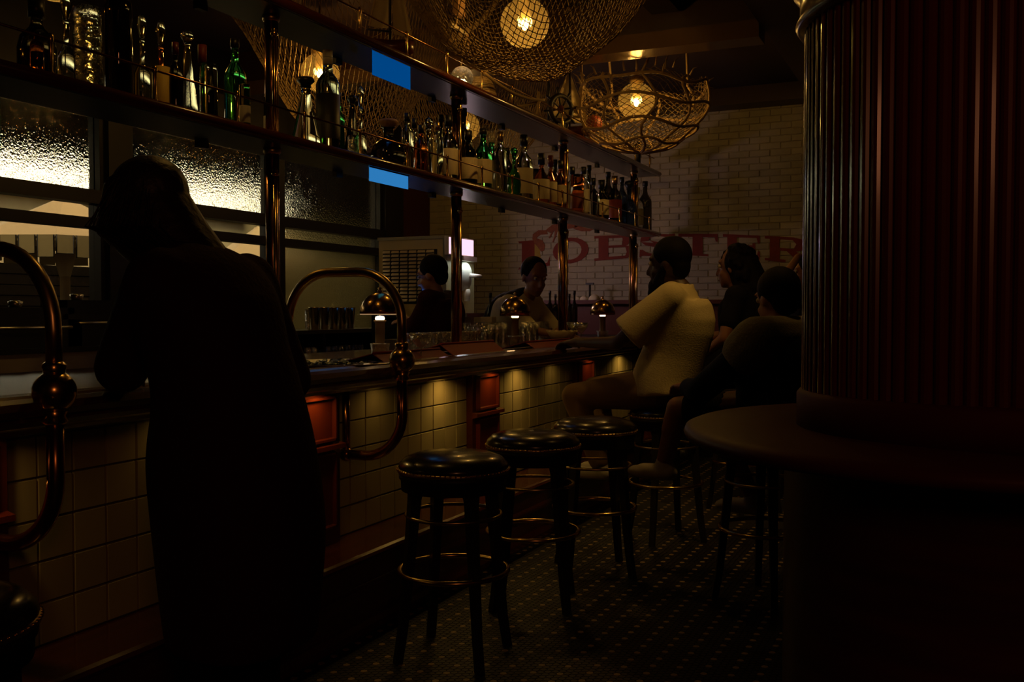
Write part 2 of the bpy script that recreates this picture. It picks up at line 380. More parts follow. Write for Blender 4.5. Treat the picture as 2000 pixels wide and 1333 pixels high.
def umbrella(x, y, ztop, rad, label):
    t = thing('patio_umbrella', label, 'umbrella', (x, y, 0), 0, 'cream parasols outside the bar windows')
    N = 8; b = MB(); vs = [(0, 0, ztop)] + [(rad * cos(2 * pi * k / N), rad * sin(2 * pi * k / N), ztop - .42) for k in range(N)]
    vs += [(v[0] * .98, v[1] * .98, v[2] - .012) for v in vs]
    b.add(vs, [(0, k + 1, (k + 1) % N + 1) for k in range(N)] + [(N + 1, N + 1 + (k + 1) % N + 1, N + 2 + k) for k in range(N)])
    b.obj('canopy', umb_m, t)
    vb = MB(); pb = MB()
    for k in range(N):
        a = Vector(vs[k + 1]); c = Vector(vs[(k + 1) % N + 1]); e = (c - a) / 4.0
        for j in range(4):
            p = a + e * j; q = p + e * .86; dz = Vector((0, 0, -.16 - .03 * (j % 2)))
            o_ = Vector((p.x + q.x, p.y + q.y, 0)).normalized() * .008
            vb.add([p, q, q + dz, p + dz, p + o_, q + o_, q + dz + o_, p + dz + o_], [(0, 1, 2, 3), (4, 7, 6, 5), (0, 4, 5, 1), (1, 5, 6, 2), (2, 6, 7, 3), (3, 7, 4, 0)])
            pb.tube([p + o_, p + dz + o_, q + dz + o_, q + o_, q + e * .14 + o_ - Vector((0, 0, .03))], .006, 4)
        vb.add([a, c, c - Vector((0, 0, .05)), a - Vector((0, 0, .05))], [(0, 1, 2, 3)])
    vb.obj('valance', val_m, t); pb.obj('piping', pip, t)
    MB().tube([(0, 0, 0), (0, 0, ztop - .02)], .045, 10).obj('pole', umb_m, t)
    MB().lathe([(.05, ztop - .75), (.10, ztop - .55), (.045, ztop - .52)]).obj('hub', umb_m, t)
    MB().lathe([(.25, 0), (.25, .06), (.05, .1)]).obj('base', pip, t)
def YU(px, X): return YX(px, X)
umbrella(-7.6, YU(128, -7.6), 2.42, .85, 'cream scalloped parasol on a pale pole outside the leftmost window')
umbrella(-7.8, YU(330, -7.8), 2.45, .60, 'cream scalloped parasol hidden mostly behind the long-haired woman')
umbrella(-7.6, YU(505, -7.6), 2.36, .58, 'cream scalloped parasol seen just left of the nearest brass post')

# ================================================================ BAR
BX = -2.5; Y0, Y1 = .4, 8.8
bar = thing('bar_counter', 'long mahogany bar counter with cream tiled front and stepped wooden plinth', 'bar counter', (BX, 0, 0))
def bo(b, nm, m, **k): return b.obj(nm, m, bar, (-BX, 0, 0), **k)
core = bo(MB().box((-3.3, Y0, .30), (BX - .012, Y1, 1.06)), 'bar_body', grout)
# counter top: flat bed plus raised arm-rail moulding
prof = [(-3.45, 1.06), (-3.45, 1.10), (-2.42, 1.10), (-2.40, 1.105), (-2.37, 1.118), (-2.34, 1.114), (-2.32, 1.106), (-2.28, 1.112), (-2.235, 1.116), (-2.20, 1.108), (-2.185, 1.09),
        (-2.20, 1.072), (-2.225, 1.065), (-2.222, 1.055), (-2.235, 1.04), (-2.26, 1.03), (-2.27, 1.018), (-2.36, 1.018), (-2.40, 1.06)]
bo(MB().extr(prof, Y0, Y1, False), 'counter_top', mahog_l)
bo(MB().box((-2.49, Y0, 1.036), (-2.36, Y1, 1.058)), 'soffit', darkwood)
ctop = 1.10
# stepped plinth / foot step
bo(MB().box((BX - .01, Y0, 0), (-2.26, Y1, .30)), 'plinth_face', mahog_l)
bo(MB().extr([(BX - .01, .30), (-2.25, .30), (-2.235, .305), (-2.228, .316), (-2.235, .328), (-2.25, .334), (BX - .01, .334)], Y0, Y1), 'step_nosing', mahog_l)
bo(MB().extr([(-2.262, 0), (-2.225, 0), (-2.225, .03), (-2.24, .05), (-2.262, .05)], Y0, Y1), 'base_moulding', mahog_l)
bo(MB().extr([(-2.262, .17), (-2.235, .175), (-2.235, .19), (-2.262, .20)], Y0, Y1), 'plinth_moulding', mahog_l)
# tiles
tm = []
for m in tile_ms:
    b = MB(); a = .1235; d = .008
    vs = [(0, 0, 0), (0, a, 0), (0, a, a), (0, 0, a), (d, .003, .003), (d, a - .003, .003), (d, a - .003, a - .003), (d, .003, a - .003)]
    b.add(vs, [(4, 5, 6, 7), (0, 1, 5, 4), (1, 2, 6, 5), (2, 3, 7, 6), (3, 0, 4, 7)]); me = b.mesh('tile'); me.materials.append(m); tm.append(me)
pil = [1.74 + 1.65 * k for k in range(5)]; HW = .18
def tiles(ya, yb):
    n = max(1, round((yb - ya) / .128)); st = (yb - ya) / n
    for i in range(n):
        for j in range(6):
            zz = .338 + .128 * j
            if j == 5:
                continue
            o = link('tile', random.choice(tm), bar, (-.012 + random.uniform(-.0008, .0008), ya + i * st + .002, zz)); o.scale = (1, (st - .0045) / .1235, 1)
tiles(pil[0] + HW, pil[1] - HW); tiles(pil[1] + HW, pil[2] - HW); tiles(pil[2] + HW, pil[3] - HW); tiles(pil[3] + HW, pil[4] - HW)
bo(MB().box((BX - .012, Y0, .978), (BX - .006, Y1, 1.05)), 'tile_capping', tile_ms[1])
for k, yc in enumerate(pil):
    p = bo(MB().box((BX - .012, yc - HW, .334), (BX + .03, yc + HW, 1.02)), 'pilaster', mahog)
    def po(b, nm, m): b.obj(nm, m, p)
    for z0, z1 in ((.78, .985), (.40, .74)):
        a, c = yc - HW + .045, yc + HW - .045; x = BX + .03
        po(MB().box((x, a + .02, z0 + .02), (x + .006, c - .02, z1 - .02)), 'panel', redwood)
        fr = MB()
        for (q0, q1, r0, r1) in ((a, c, z1 - .022, z1), (a, c, z0, z0 + .022), (a, a + .02, z0, z1), (c - .02, c, z0, z1)):
            fr.add([(x, q0, r0), (x, q1, r0), (x, q1, r1), (x, q0, r1), (x + .022, q0 + .006, r0 + .006), (x + .022, q1 - .006, r0 + .006), (x + .022, q1 - .006, r1 - .006), (x + .022, q0 + .006, r1 - .006)],
                   [(4, 5, 6, 7), (0, 1, 5, 4), (1, 2, 6, 5), (2, 3, 7, 6), (3, 0, 4, 7)])
        po(fr, 'panel_moulding', redwood)
    po(MB().extr([(BX + .03, .742), (BX + .062, .75), (BX + .062, .768), (BX + .03, .776)], yc - HW, yc + HW), 'ledge_moulding', redwood)
# under-counter puck lights
puck_me = MB().lathe([(.024, -.012), (.028, -.006), (.028, 0)], seg=14).mesh('under_counter_light'); puck_me.materials.append(brass_d)
lens_me = MB().lathe([(.018, -.014), (.018, -.011)], seg=14).mesh('lens'); lens_me.materials.append(emis('puck_lens', (1, .6, .18), 3))
for yy, pw, nm in ((1.78, 1.3, 'leftmost, above the pilaster cut by the frame'), (2.6, .35, 'behind the long-haired woman'), (3.36, 1.8, 'above the pilaster right of the woman'), (3.9, .5, 'above the tiles behind the brass loop'), (4.53, 2.8, 'above the tiles right of the brass loop'),
                   (5.06, 1.5, 'above the pilaster behind the middle stools'), (5.52, 2.6, 'above the tiles behind the second stool'), (6.1, .5, 'above the tiles left of the far pilaster'), (6.7, 1.0, 'above the pilaster beside the cream polo'), (7.55, 3.0, 'beyond the knee of the cream polo wearer')):
    t = thing('under_counter_light', 'brass puck light under the counter edge, ' + nm, 'light', (BX + .105, yy, 1.036), 0, 'puck lights under the counter edge')
    link('housing', puck_me, t); link('lens', lens_me, t)
    a = area('puck_glow', (BX + .105, yy, 1.018), (0, 0, 0), .04, pw * .15, (1, .58, .13), spread=R(150))

# ---- brass loop rails on the counter
def loop_rail(y, label, back=-2.78):
    t = thing('brass_loop_rail', label, 'rail', (-2.2, y, ctop), 0, 'brass loop rails that cross the counter')
    fx = 0.02; bx = back + 2.2; zt = 1.52 - ctop; r = .22
    pts = [(bx, 0, 0), (bx, 0, zt - r)] + arc((bx + r, 0, zt - r), r, pi, pi / 2, 10) + arc((fx - r, 0, zt - r), r, pi / 2, 0, 10) + [(fx, 0, .10)]
    MB().tube(pts, .021, 16).obj('hoop', brass_d, t)
    MB().lathe([(.05, 0), (.05, .008), (.035, .014), (.03, .04), (.022, .045)], (bx, 0, 0)).obj('back_flange', brass_d, t)
    MB().lathe([(.022, .115), (.032, .105), (.028, .09), (.028, .085)], (fx, 0, 0)).obj('collar', brass, t)
    MB().sph((fx, 0, .035), .056, 24, 16).obj('ball_fitting', brass, t)
    MB().lathe([(.021, -.055), (.034, -.045), (.027, -.03), (.034, -.018), (.02, -.01)], (fx, 0, 0)).obj('collar', brass, t)
    lo = .71 - ctop; rr = .19; X = BX + 2.2 + .03
    dy = -.24 if 0 else 0
    pts = [(fx, 0, -.02), (fx, 0, lo + rr)] + arc((fx - rr, 0, lo + rr), rr, 0, -pi / 2, 10) + [(X, 0, lo)]
    MB().tube(pts, .023, 16).obj('lower_loop', bronze, t)
    MB().sph((X, 0, lo), .032, 14, 10).obj('elbow', bronze, t)
    MB().tube([(X, 0, lo), (X, 0, -.10)], .017, 12).obj('wall_bar', bronze, t)
loop_rail(3.62, 'brass loop rail crossing the counter in front of the nearest mushroom lamp')
loop_rail(1.84, 'brass loop rail at the far left edge beside the long-haired woman')

# ================================================================ BACK SHELVES OVER THE BAR
SXF, SXB = -2.82, -3.15; ZL0, ZL1 = 2.122, 2.165; ZU0, ZU1 = 2.746, 2.79; SY0, SY1 = .9, 9.85
def shelf(z0, z1, label, nm):
    t = thing('display_shelf', label, 'shelf', (-2.97, 0, z0), 0, 'mahogany shelves above the bar')
    def so(b, n_, m): return b.obj(n_, m, t, (2.97, 0, -z0))
    so(MB().box((SXB, SY0, z0 + .004), (SXF - .02, SY1, z1)), 'board', mahog_l)
    c = (z0 + z1) / 2; h = (z1 - z0) / 2
    so(MB().extr([(SXF - .02, z0)] + [(SXF - .022 + (h + .008) * cos(a), c + h * 1.15 * sin(a)) for a in [R(-90 + 22.5 * k) for k in range(9)]] + [(SXF - .02, z1)], SY0, SY1 + .02, True), 'nosing', mahog_l)
    so(MB().box((SXB + .01, SY0, z0 - .003), (SXF - .03, SY1 - .02, z0 + .005)), 'underside_sheet', satin)
    so(MB().tube([(SXF - .03, SY0, z1 + .12), (SXF - .03, SY1 - .12, z1 + .12)], .005, 8), 'gallery_rail', bronze)
    pm = MB().lathe([(.011, 0), (.011, .006), (.0075, .012), (.0075, .108), (.011, .114), (.011, .13), (.005, .14)], seg=10).mesh('gallery_post'); pm.materials.append(brass)
    y = .98
    while y < SY1: link('gallery_post', pm, t, (SXF - .03 + 2.97, y, z1 - z0)); y += .477
    pbm = MB().box((-3.16, 0, z0 - .03), (-3.13, .06, z0 + .01)).mesh('bracket'); pbm.materials.append(blackw)
    for k in range(8): link('bracket', pbm, t, (2.97, 1.3 + k * 1.07, -z0))
    return t
shelf(ZL0, ZL1, 'lower mahogany shelf full of bottles above the bar', 0)
shelf(ZU0, ZU1, 'upper mahogany shelf carrying model sailboats and a glass float', 0)
PY = [1.86, 3.75, 5.62, 7.5, 9.42]
pnm = ['beyond the left edge of the photo', 'just right of the long-haired woman', 'in front of the dark-haired bartender', 'right of the bartender with the shaved head', 'rising behind the man in the cream polo']
for k in range(5):
    if k == 0: continue
    y = PY[k]
    t = thing('brass_post', 'paired brass tube post ' + pnm[k], 'post', (-2.97, y, ctop), 0, 'brass posts holding up the shelves')
    for za, zb in ((0, ZL0 - ctop), (ZL1 - ctop, ZU0 - ctop)):
        MB().tube([(.0, 0, za), (0, 0, zb)], .033, 20).obj('tube', bronze, t)
        MB().lathe([(.05, 0), (.05, .01), (.036, .02), (.036, .03)], (0, 0, za)).obj('flange', brass_d, t)
        MB().lathe([(.036, -.03), (.042, -.02), (.042, 0)], (0, 0, zb)).obj('flange', brass_d, t)
        MB().tube([(.045, -.035, za + .004), (.045, -.035, zb - (.13 if za == 0 else .10))], .011, 12).obj('rod', brass, t)
        MB().lathe([(.011, -.02), (.018, -.014), (.018, -.004), (.011, 0), (.014, .01), (.004, .022)], (.045, -.035, zb - (.12 if za == 0 else .09))).obj('finial', brass, t)
    MB().tube([(-.045, .03, 0), (-.045, .03, ZL0 - ctop - .002)], .011, 10).obj('rod', brass_d, t)
# shelf end hangers to the ceiling (dark rods)
MB().tube([(-2.97, 9.55, ZU1), (-2.97, 9.55, 3.05)], .03, 12).obj('shelf_end_post', blackw, label='short black post with brass tip standing on the upper shelf end', cat='post')
for y in (3.75, 7.5):
    tag(MB().tube([(-3.1, y, ZU1), (-3.1, y, CZ)], .012, 8).obj('hanging_rod', blackw), 'thin black hanging rod from upper shelf to ceiling, ' + ('nearest' if y < 5 else 'farther one') + ' of two', 'rod', 'rods hanging the shelf')
# added glowing panels imitating blue reflections in the shelf undersides
blue = emis('blue_reflection_glow', (.0, .075, .30), .75); blue2 = emis('blue_reflection_glow_lower', (.025, .19, .48), 1.0)
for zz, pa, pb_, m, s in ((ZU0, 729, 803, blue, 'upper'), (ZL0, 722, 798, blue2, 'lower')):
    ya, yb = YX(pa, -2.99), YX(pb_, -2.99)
    t = thing('blue_reflection_patch', 'added blue glow imitating a reflection under the %s shelf above the nearest mushroom lamp' % s, 'imitated reflection', (-2.99, (ya + yb) / 2, zz - .004))
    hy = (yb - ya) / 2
    cs = [(-2.845, YX(pa, -2.845)), (-3.135, YX(pa, -3.135)), (-3.135, YX(pb_, -3.135)), (-2.845, YX(pb_, -2.845))]  # sides slanted along the camera's sight lines to shape the imitated reflection
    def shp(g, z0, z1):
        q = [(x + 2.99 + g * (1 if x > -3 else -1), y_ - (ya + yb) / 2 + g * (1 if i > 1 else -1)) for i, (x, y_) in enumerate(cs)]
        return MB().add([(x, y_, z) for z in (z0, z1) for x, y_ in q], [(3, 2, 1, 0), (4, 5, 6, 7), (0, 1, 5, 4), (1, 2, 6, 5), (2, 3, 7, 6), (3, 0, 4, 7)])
    shp(0, -.010, 0).obj('diffuser', m, t); shp(.004, -.007, 0).obj('patch_border', blackw, t)  # glowing face and dark border of the added patch

# ---- bottles -------------------------------------------------------------
def bprof(kind, r, h):
    if kind == 'wine': return [(r * .9, 0), (r, .01), (r, h * .58), (r * .92, h * .64), (r * .45, h * .74), (r * .34, h * .8), (r * .34, h * .95), (r * .4, h * .955), (r * .4, h * .97)], h * .97
    if kind == 'round': return [(r * .9, 0), (r, .012), (r, h * .5), (r * .96, h * .58), (r * .75, h * .66), (r * .4, h * .72), (r * .32, h * .76), (r * .32, h * .9), (r * .4, h * .91)], h * .9
    if kind == 'tall': return [(r * .9, 0), (r, .01), (r, h * .66), (r * .8, h * .72), (r * .42, h * .78), (r * .38, h * .92), (r * .45, h * .93)], h * .92
    if kind == 'squat': return [(r * .8, 0), (r, .02), (r * 1.0, h * .4), (r * .85, h * .55), (r * .4, h * .66), (r * .3, h * .72), (r * .3, h * .84), (r * .38, h * .85)], h * .85
    if kind == 'cone': return [(r * .95, 0), (r, .012), (r * .9, h * .2), (r * .55, h * .5), (r * .3, h * .75), (r * .28, h * .84), (r * .36, h * .86)], h * .86
    if kind == 'jar': return [(r * .9, 0), (r, .01), (r, h * .9), (r * .95, h * .98)], h * .98
    if kind == 'decanter': return [(r * .85, 0), (r, .015), (r * .95, h * .34), (r * .6, h * .42), (r * .3, h * .48), (r * .26, h * .68), (r * .42, h * .72)], h * .72
    if kind == 'globe': return [(r * .5, 0), (r * .85, .02), (r, h * .25), (r * .85, h * .45), (r * .5, h * .56), (r * .26, h * .62), (r * .26, h * .8), (r * .36, h * .82)], h * .82
def bottle(px, top, wpx, kind, gm, cm, lm, label, dx=0, X=-2.98, zb=ZL1, group='bottles on the lower shelf', wh='bottle', zt=None):
    X += dx; y = YX(px, X); dep = -X * .416 * 1 + y * .909
    dep = -X * sin(YAW) + y * cos(YAW)
    h = (zX(px, top, X) if zt is None else zt) - zb; r = max(wpx / 2 * dep / F, .02)
    t = thing(wh, label, wh if wh != 'bottle' else 'bottle', (X, y, zb), 0, group)
    pr, nz = bprof(kind, r, h)
    MB().lathe(pr, seg=20).obj('glass_body', gm, t)
    nr = r * .42
    if cm:
        if kind in ('decanter', 'cone', 'globe'):
            MB().lathe([(nr * .7, nz), (nr * .8, nz + (h - nz) * .2), (nr * 1.35, nz + (h - nz) * .5), (nr * 1.1, nz + (h - nz) * .85), (.004, h)], seg=12).obj('stopper', cm, t)
        else: MB().lathe([(nr, nz - h * .06), (nr, h), (nr * .9, h)], seg=14).obj('cap', cm, t)
    if lm:
        z0, z1 = h * .12, h * (.5 if kind != 'tall' else .56); b = MB(); rr = r * 1.012; n = 12; vs = []
        for zz in (z0, z1):
            for i in range(n + 1):
                a = R(-135) + R(190) * (i / n) - R(15); vs.append((rr * cos(a), rr * sin(a), zz))
        # thin shell label with thickness
        vs += [(v[0] * .985, v[1] * .985, v[2]) for v in vs]
        o = 2 * (n + 1); fs = [(i, i + 1, n + 2 + i, n + 1 + i) for i in range(n)] + [(o + i, o + n + 1 + i, o + n + 2 + i, o + i + 1) for i in range(n)]
        fs += [(n + 1 + i, n + 2 + i, o + n + 2 + i, o + n + 1 + i) for i in range(n)]
        b.add(vs, fs, True); b.obj('label', lm, t)
    return t
BL = [
 (80, 5, 72, 'squat', g_dark, cap_k, None, 'fat dark decanter with amber glints, leftmost on the lower shelf', 0),
 (80, 60, 26, 'tall', g_amber, None, None, 'small amber bottle glinting in front of the fat dark decanter', .09),
 (137, -10, 40, 'decanter', g_clear, g_clear, None, 'clear decanter right of the fat dark decanter', -.05),
 (178, 15, 54, 'jar', mat('ribbed_glass', (.8, .8, .6), .12, trans=1, bump=(45, .8)), None, None, 'rough textured clear jar left of the dark steel-topped bottle', 0),
 (238, 3, 52, 'jar', g_dark, steel, None, 'tall dark cylinder bottle with bright metal top', 0),
 (284, 30, 34, 'decanter', g_clear, g_clear, None, 'slim clear decanter with tall stopper right of the dark cylinder', .03),
 (320, 42, 34, 'decanter', g_amber, g_clear, lab_y, 'amber decanter with a small yellow label', -.04),
 (348, 85, 30, 'round', g_dark, cap_r, None, 'dark round bottle behind the bell shaped decanter', .0),
 (371, 62, 46, 'cone', g_clear, g_clear, None, 'clear bell shaped decanter with round stopper', -.07),
 (400, 90, 40, 'squat', g_dark, lab_r, None, 'squat dark bottle with dull red neck band', -.09),
 (412, 125, 34, 'jar', g_clear, None, None, 'short clear flask in front of the squat dark bottle', .06),
 (463, 78, 42, 'wine', g_green, cap_k, None, 'dark green bottle just left of the pale labelled jar', -.04),
 (481, 165, 22, 'jar', g_clear, None, lab_g, 'small pale labelled jar beside the dark green bottle', .07),
 (531, 185, 26, 'jar', g_pale, None, lab_g, 'squat pale jar behind the nearest brass post', .0),
 (600, 150, 62, 'cone', g_pale, cap_k, None, 'wide pale decanter with a black stopper against the lit net', -.05),
 (643, 100, 46, 'tall', g_grey, cap_w, lab_d, 'tall grey green bottle with long neck, tallest beside the lit net', .03),
 (664, 182, 22, 'wine', g_green, cap_k, None, 'narrow green bottle tight beside the tall grey green one', -.09),
 (690, 186, 34, 'cone', g_dark, cap_k, None, 'dark tapering bottle left of the dark demijohn', -.03),
 (706, 168, 24, 'decanter', g_clear, g_clear, None, 'slender clear decanter left of the demijohn', -.1),
 (693, 265, 24, 'jar', mat('cut_glass', (.9, .9, .8), .05, trans=1, bump=(60, 1)), None, None, 'little cut glass tumbler at the shelf edge', .09),
 (760, 232, 74, 'globe', g_dark, cork, None, 'big dark round demijohn on the lower shelf', -.02),
 (796, 222, 26, 'tall', g_clear, cap_k, None, 'clear bottle immediately right of the demijohn', .02),
 (810, 232, 24, 'round', g_clear, cap_k, None, 'second clear bottle from the demijohn', -.07),
 (823, 245, 28, 'round', g_amber, cap_k, None, 'amber bottle, third from the demijohn', .04),
 (838, 230, 32, 'globe', g_clear, g_clear, None, 'round clear bottle with glass stopper', -.04),
 (855, 240, 24, 'tall', g_pale, cap_b, None, 'pale bottle left of the black-capped label bottle', .07),
 (862, 225, 24, 'wine', g_dark, cap_k, None, 'dark wine bottle at the back, left of the second post', -.11),
 (877, 226, 36, 'round', g_clear, cap_k, lab_c, 'tall black-capped clear bottle with cream label, left of the second post', 0),
 (905, 212, 36, 'wine', g_dark, cap_k, None, 'tall dark bottle behind the second post', -.1),
 (915, 256, 36, 'round', g_dark, cap_k, lab_c, 'dark bottle with large cream label right of the second post', .05),
 (944, 252, 34, 'wine', g_green, cap_k, lab_c, 'black green wine bottle with cream label', .02),
 (960, 262, 28, 'tall', g_green, cap_w, lab_g, 'bright green tall bottle with grey label', -.05),
 (977, 258, 28, 'tall', g_clear, cap_b, None, 'tall clear brass-capped bottle right of the bright green one', .03),
 (990, 290, 30, 'wine', g_dark, cap_k, lab_g, 'dark bottle with grey label left of the round green one', -.03),
 (1004, 288, 28, 'globe', g_green, g_green, None, 'round green glass bottle', .06),
 (1023, 264, 36, 'round', g_clear, cap_k, lab_c, 'large clear bottle with black stopper and big cream label', .0),
 (1045, 330, 24, 'jar', g_dark, cap_k, lab_g, 'small dark jar left of the amber flask', -.07),
 (1057, 300, 32, 'squat', g_amber, cap_k, lab_c, 'round amber flask with black cap and cream label', .02),
 (1075, 304, 26, 'squat', g_amber, cap_r, lab_c, 'second amber flask with red cap', .0),
 (1084, 312, 22, 'wine', g_dark, cap_k, lab_c, 'narrow dark bottle with cream label beside the amber flasks', -.07),
 (1094, 314, 24, 'round', g_amber, cap_k, lab_c, 'third amber bottle, touching the third post', .04),
 (1117, 326, 26, 'round', g_clear, cap_k, lab_c, 'clear square-capped bottle right of the third post', -.02),
 (1127, 340, 26, 'jar', g_amber, cap_k, lab_r, 'short bottle with a red label right of the third post', .06),
 (1139, 326, 24, 'tall', g_pale, cap_k, lab_g, 'pale bottle with black cap and grey label', -.04),
 (1150, 323, 22, 'wine', g_dark, cap_k, None, 'slim dark wine bottle behind the pale one', -.1),
 (1158, 348, 24, 'round', g_clear, cap_k, None, 'clear bottle in the middle of the right shelf bay', .02),
 (1174, 352, 30, 'squat', g_dark, cap_k, lab_c, 'squat dark bottle with a low cream label', .05),
 (1187, 336, 24, 'wine', g_dark, cap_k, None, 'tall dark bottle, first of the dark trio', -.04),
 (1200, 344, 28, 'round', g_dark, cap_b, lab_r, 'dark bottle with dull red label, second of the dark trio', .03),
 (1214, 346, 22, 'wine', g_blue, cap_k, None, 'tall blue black bottle, third of the dark trio', -.05),
 (1228, 352, 36, 'globe', g_blue, cap_k, None, 'round bellied blue black bottle left of the last post', .0),
 (1244, 366, 24, 'round', g_clear, cap_w, lab_g, 'clear bottle with pale cap near the shelf end', .0),
 (1259, 354, 26, 'wine', g_dark, cap_k, None, 'dark wine bottle, rightmost on the lower shelf', .02)]
for b in BL: bottle(*b)

# ---- things on the upper shelf --------------------------------------------
def sailboat(px, X, hull, hgt, label, lean=0, heading=R(90), sails=((0, 1.0),)):
    y = YX(px, X); t = thing('model_sailboat', label, 'model boat', (X, y, ZU1), heading)
    b = MB(); n = 10; vs = []
    for i in range(n + 1):
        u = -1 + 2 * i / n; wv = .055 * (1 - u * u) ** .6 + .002; x_ = u * hull / 2; kz = .02 + .05 * u * u
        vs += [(x_, -wv, .10 + .02 * u * u), (x_, -wv * .6, .045 + kz * .3), (x_, 0, kz * .6), (x_, wv * .6, .045 + kz * .3), (x_, wv, .10 + .02 * u * u)]
    fs = [(i * 5 + k, i * 5 + k + 1, (i + 1) * 5 + k + 1, (i + 1) * 5 + k) for i in range(n) for k in range(4)]
    fs += [(i * 5 + 4, i * 5, (i + 1) * 5, (i + 1) * 5 + 4) for i in range(n)] + [(0, 1, 2, 3, 4), tuple(n * 5 + k for k in range(5))]
    b.add(vs, fs, True); b.obj('hull', mahog, t)
    MB().box((-hull * .25, -.03, 0), (hull * .25, -.015, .03)).box((-hull * .25, .015, 0), (hull * .25, .03, .03)).obj('stand', mahog, t)
    MB().tube([(0, 0, .08), (0, 0, hgt)], .008, 8).obj('mast', darkwood, t)
    MB().tube([(0.0, 0, .16), (-hull * .48, .0, .17)], .006, 6).obj('boom', darkwood, t)
    def sail(p0, p1, p2, nm, bl=.05):
        b = MB(); m = 8; vs = []; idx = {}
        for i in range(m + 1):
            for j in range(m + 1 - i):
                a, c = i / m, j / m; d = 1 - a - c; p = Vector(p0) * d + Vector(p1) * a + Vector(p2) * c
                p.y += bl * 27 * a * c * d * .33 + bl * (a * d + c * d); idx[i, j] = len(vs); vs.append(p)
        k = len(vs); vs += [v + Vector((0, .002, 0)) for v in vs]
        fs = []
        for i in range(m):
            for j in range(m - i):
                fs.append((idx[i, j], idx[i + 1, j], idx[i, j + 1]))
                if j < m - i - 1: fs.append((idx[i + 1, j], idx[i + 1, j + 1], idx[i, j + 1]))
        fs += [tuple(q + k for q in reversed(f)) for f in fs]; b.add(vs, fs, True); b.obj(nm, sail_m, t)
    sail((-.01, 0, .18), (-hull * .46, 0, .19), (-.005, 0, hgt), 'mainsail'); sail((.02, 0, .15), (hull * .46, 0, .13), (.01, 0, hgt * .9), 'jib')
    b = MB()
    for q in ((hull * .48, 0, .12), (-hull * .48, 0, .12)): b.tube([(0, 0, hgt), q], .002, 4)
    b.obj('rigging', rope2, t); return t
sailboat(764, -2.98, .27, .74, 'model sailboat with tall narrow cream sails, nearer one on the upper shelf', heading=R(32))
sailboat(1112, -2.99, .36, .60, 'model sailboat with two cream sails behind the ship wheel', heading=R(22))
# ship's wheel
X = -2.93; y = YX(1095, X); t = thing('ship_wheel', 'dark wooden ship wheel with handles leaning before the farther sailboat', 'ship wheel', (X, y, ZU1 + .185), R(-30))
MB().tube([(0, .11 * cos(a), .11 * sin(a)) for a in [2 * pi * k / 28 for k in range(28)]], .019, 8, closed=True).obj('rim', darkwood, t)
MB().ell((0, 0, 0), ((.02, 0, 0), (0, .035, 0), (0, 0, .035))).obj('hub', mahog, t)
for k in range(8):
    a = 2 * pi * k / 8 + .2; MB().tube([(0, r_ * cos(a), r_ * sin(a)) for r_ in (.03, .11, .125, .15, .17, .18)], [.008, .008, .006, .012, .011, .003], 8).obj('spoke', darkwood, t)
MB().box((-.03, -.05, -.185), (.03, .05, -.12)).obj('stand', darkwood, t)
# glass float in net, little hull with cream panel
X = -2.97; y = YX(903, X); t = thing('glass_float', 'sparkling cut glass float lit from within on the upper shelf', 'lamp', (X, y, ZU1))
gl = MB(); gl.sph((0, 0, .085), .075, 14, 9); go = gl.obj('globe', mat('cut_float_glass', (.95, .9, .75), .03, trans=1, bump=(45, 1.0), bd=.02), t)
MB().lathe([(.045, 0), (.045, .012), (.03, .02)], seg=16).obj('base', brass_d, t)
MB().sph((.0, -.0, .06), .014, 10, 6).obj('bulb', emis('float_bulb', (1, .66, .30), 45), t)
X = -3.0; y = YX(938, X); t = thing('wicker_basket', 'small upturned wicker basket right of the sparkling glass float', 'basket', (X, y, ZU1))
bw = MB()
for k in range(9): bw.tube(torus_pts((0, 0, .01 + k * .017), .11 * sqrt(max(.05, 1 - (k / 9.5) ** 2)), 24), .009, 5, closed=True)
bw.obj('weave', rope2, t)
sb = MB()
for k in range(12): sb.tube([(.115 * sqrt(1 - (q / 6.4) ** 2) * cos(k * pi / 6), .115 * sqrt(1 - (q / 6.4) ** 2) * sin(k * pi / 6), .005 + q * .026) for q in range(7)], .004, 4)
sb.obj('stakes', rope2, t)
# rope swags along the upper rail
def sag(p, q, s, n=16): return [Vector(p).lerp(Vector(q), i / n) - Vector((0, 0, s * 4 * (i / n) * (1 - i / n))) for i in range(n + 1)]
def ropes(name, label, segs, r, m, cat='rope', grp=None):
    b = MB()
    for pts in segs: b.tube(pts, r, 7)
    return tag(b.obj(name, m), label, cat, grp)
ZR = ZU1 + .12
ropes('rope_swag', 'hemp rope swagged along the upper shelf rail left of the ship wheel', [sag((-2.84, YX(945, -2.84), ZR + .0), (-2.84, YX(1062, -2.84), ZR + .02), .05), sag((-2.9, YX(1010, -2.9), ZU1 + .03), (-2.84, YX(1060, -2.84), ZR + .02), .01), [Vector((-2.84, YX(1052, -2.84), ZR + .06)), Vector((-2.85, YX(1049, -2.85), ZU1 + .008))]], .011, rope2)
ropes('rope_swag', 'hemp rope hanging on the upper shelf rail right of the farther sailboat', [sag((-2.84, YX(1140, -2.84), ZR + .16), (-2.84, YX(1190, -2.84), ZR + .2), .02), sag((-2.84, YX(1150, -2.84), ZR), (-2.84, YX(1240, -2.84), ZR - .01), .03)], .010, rope2)
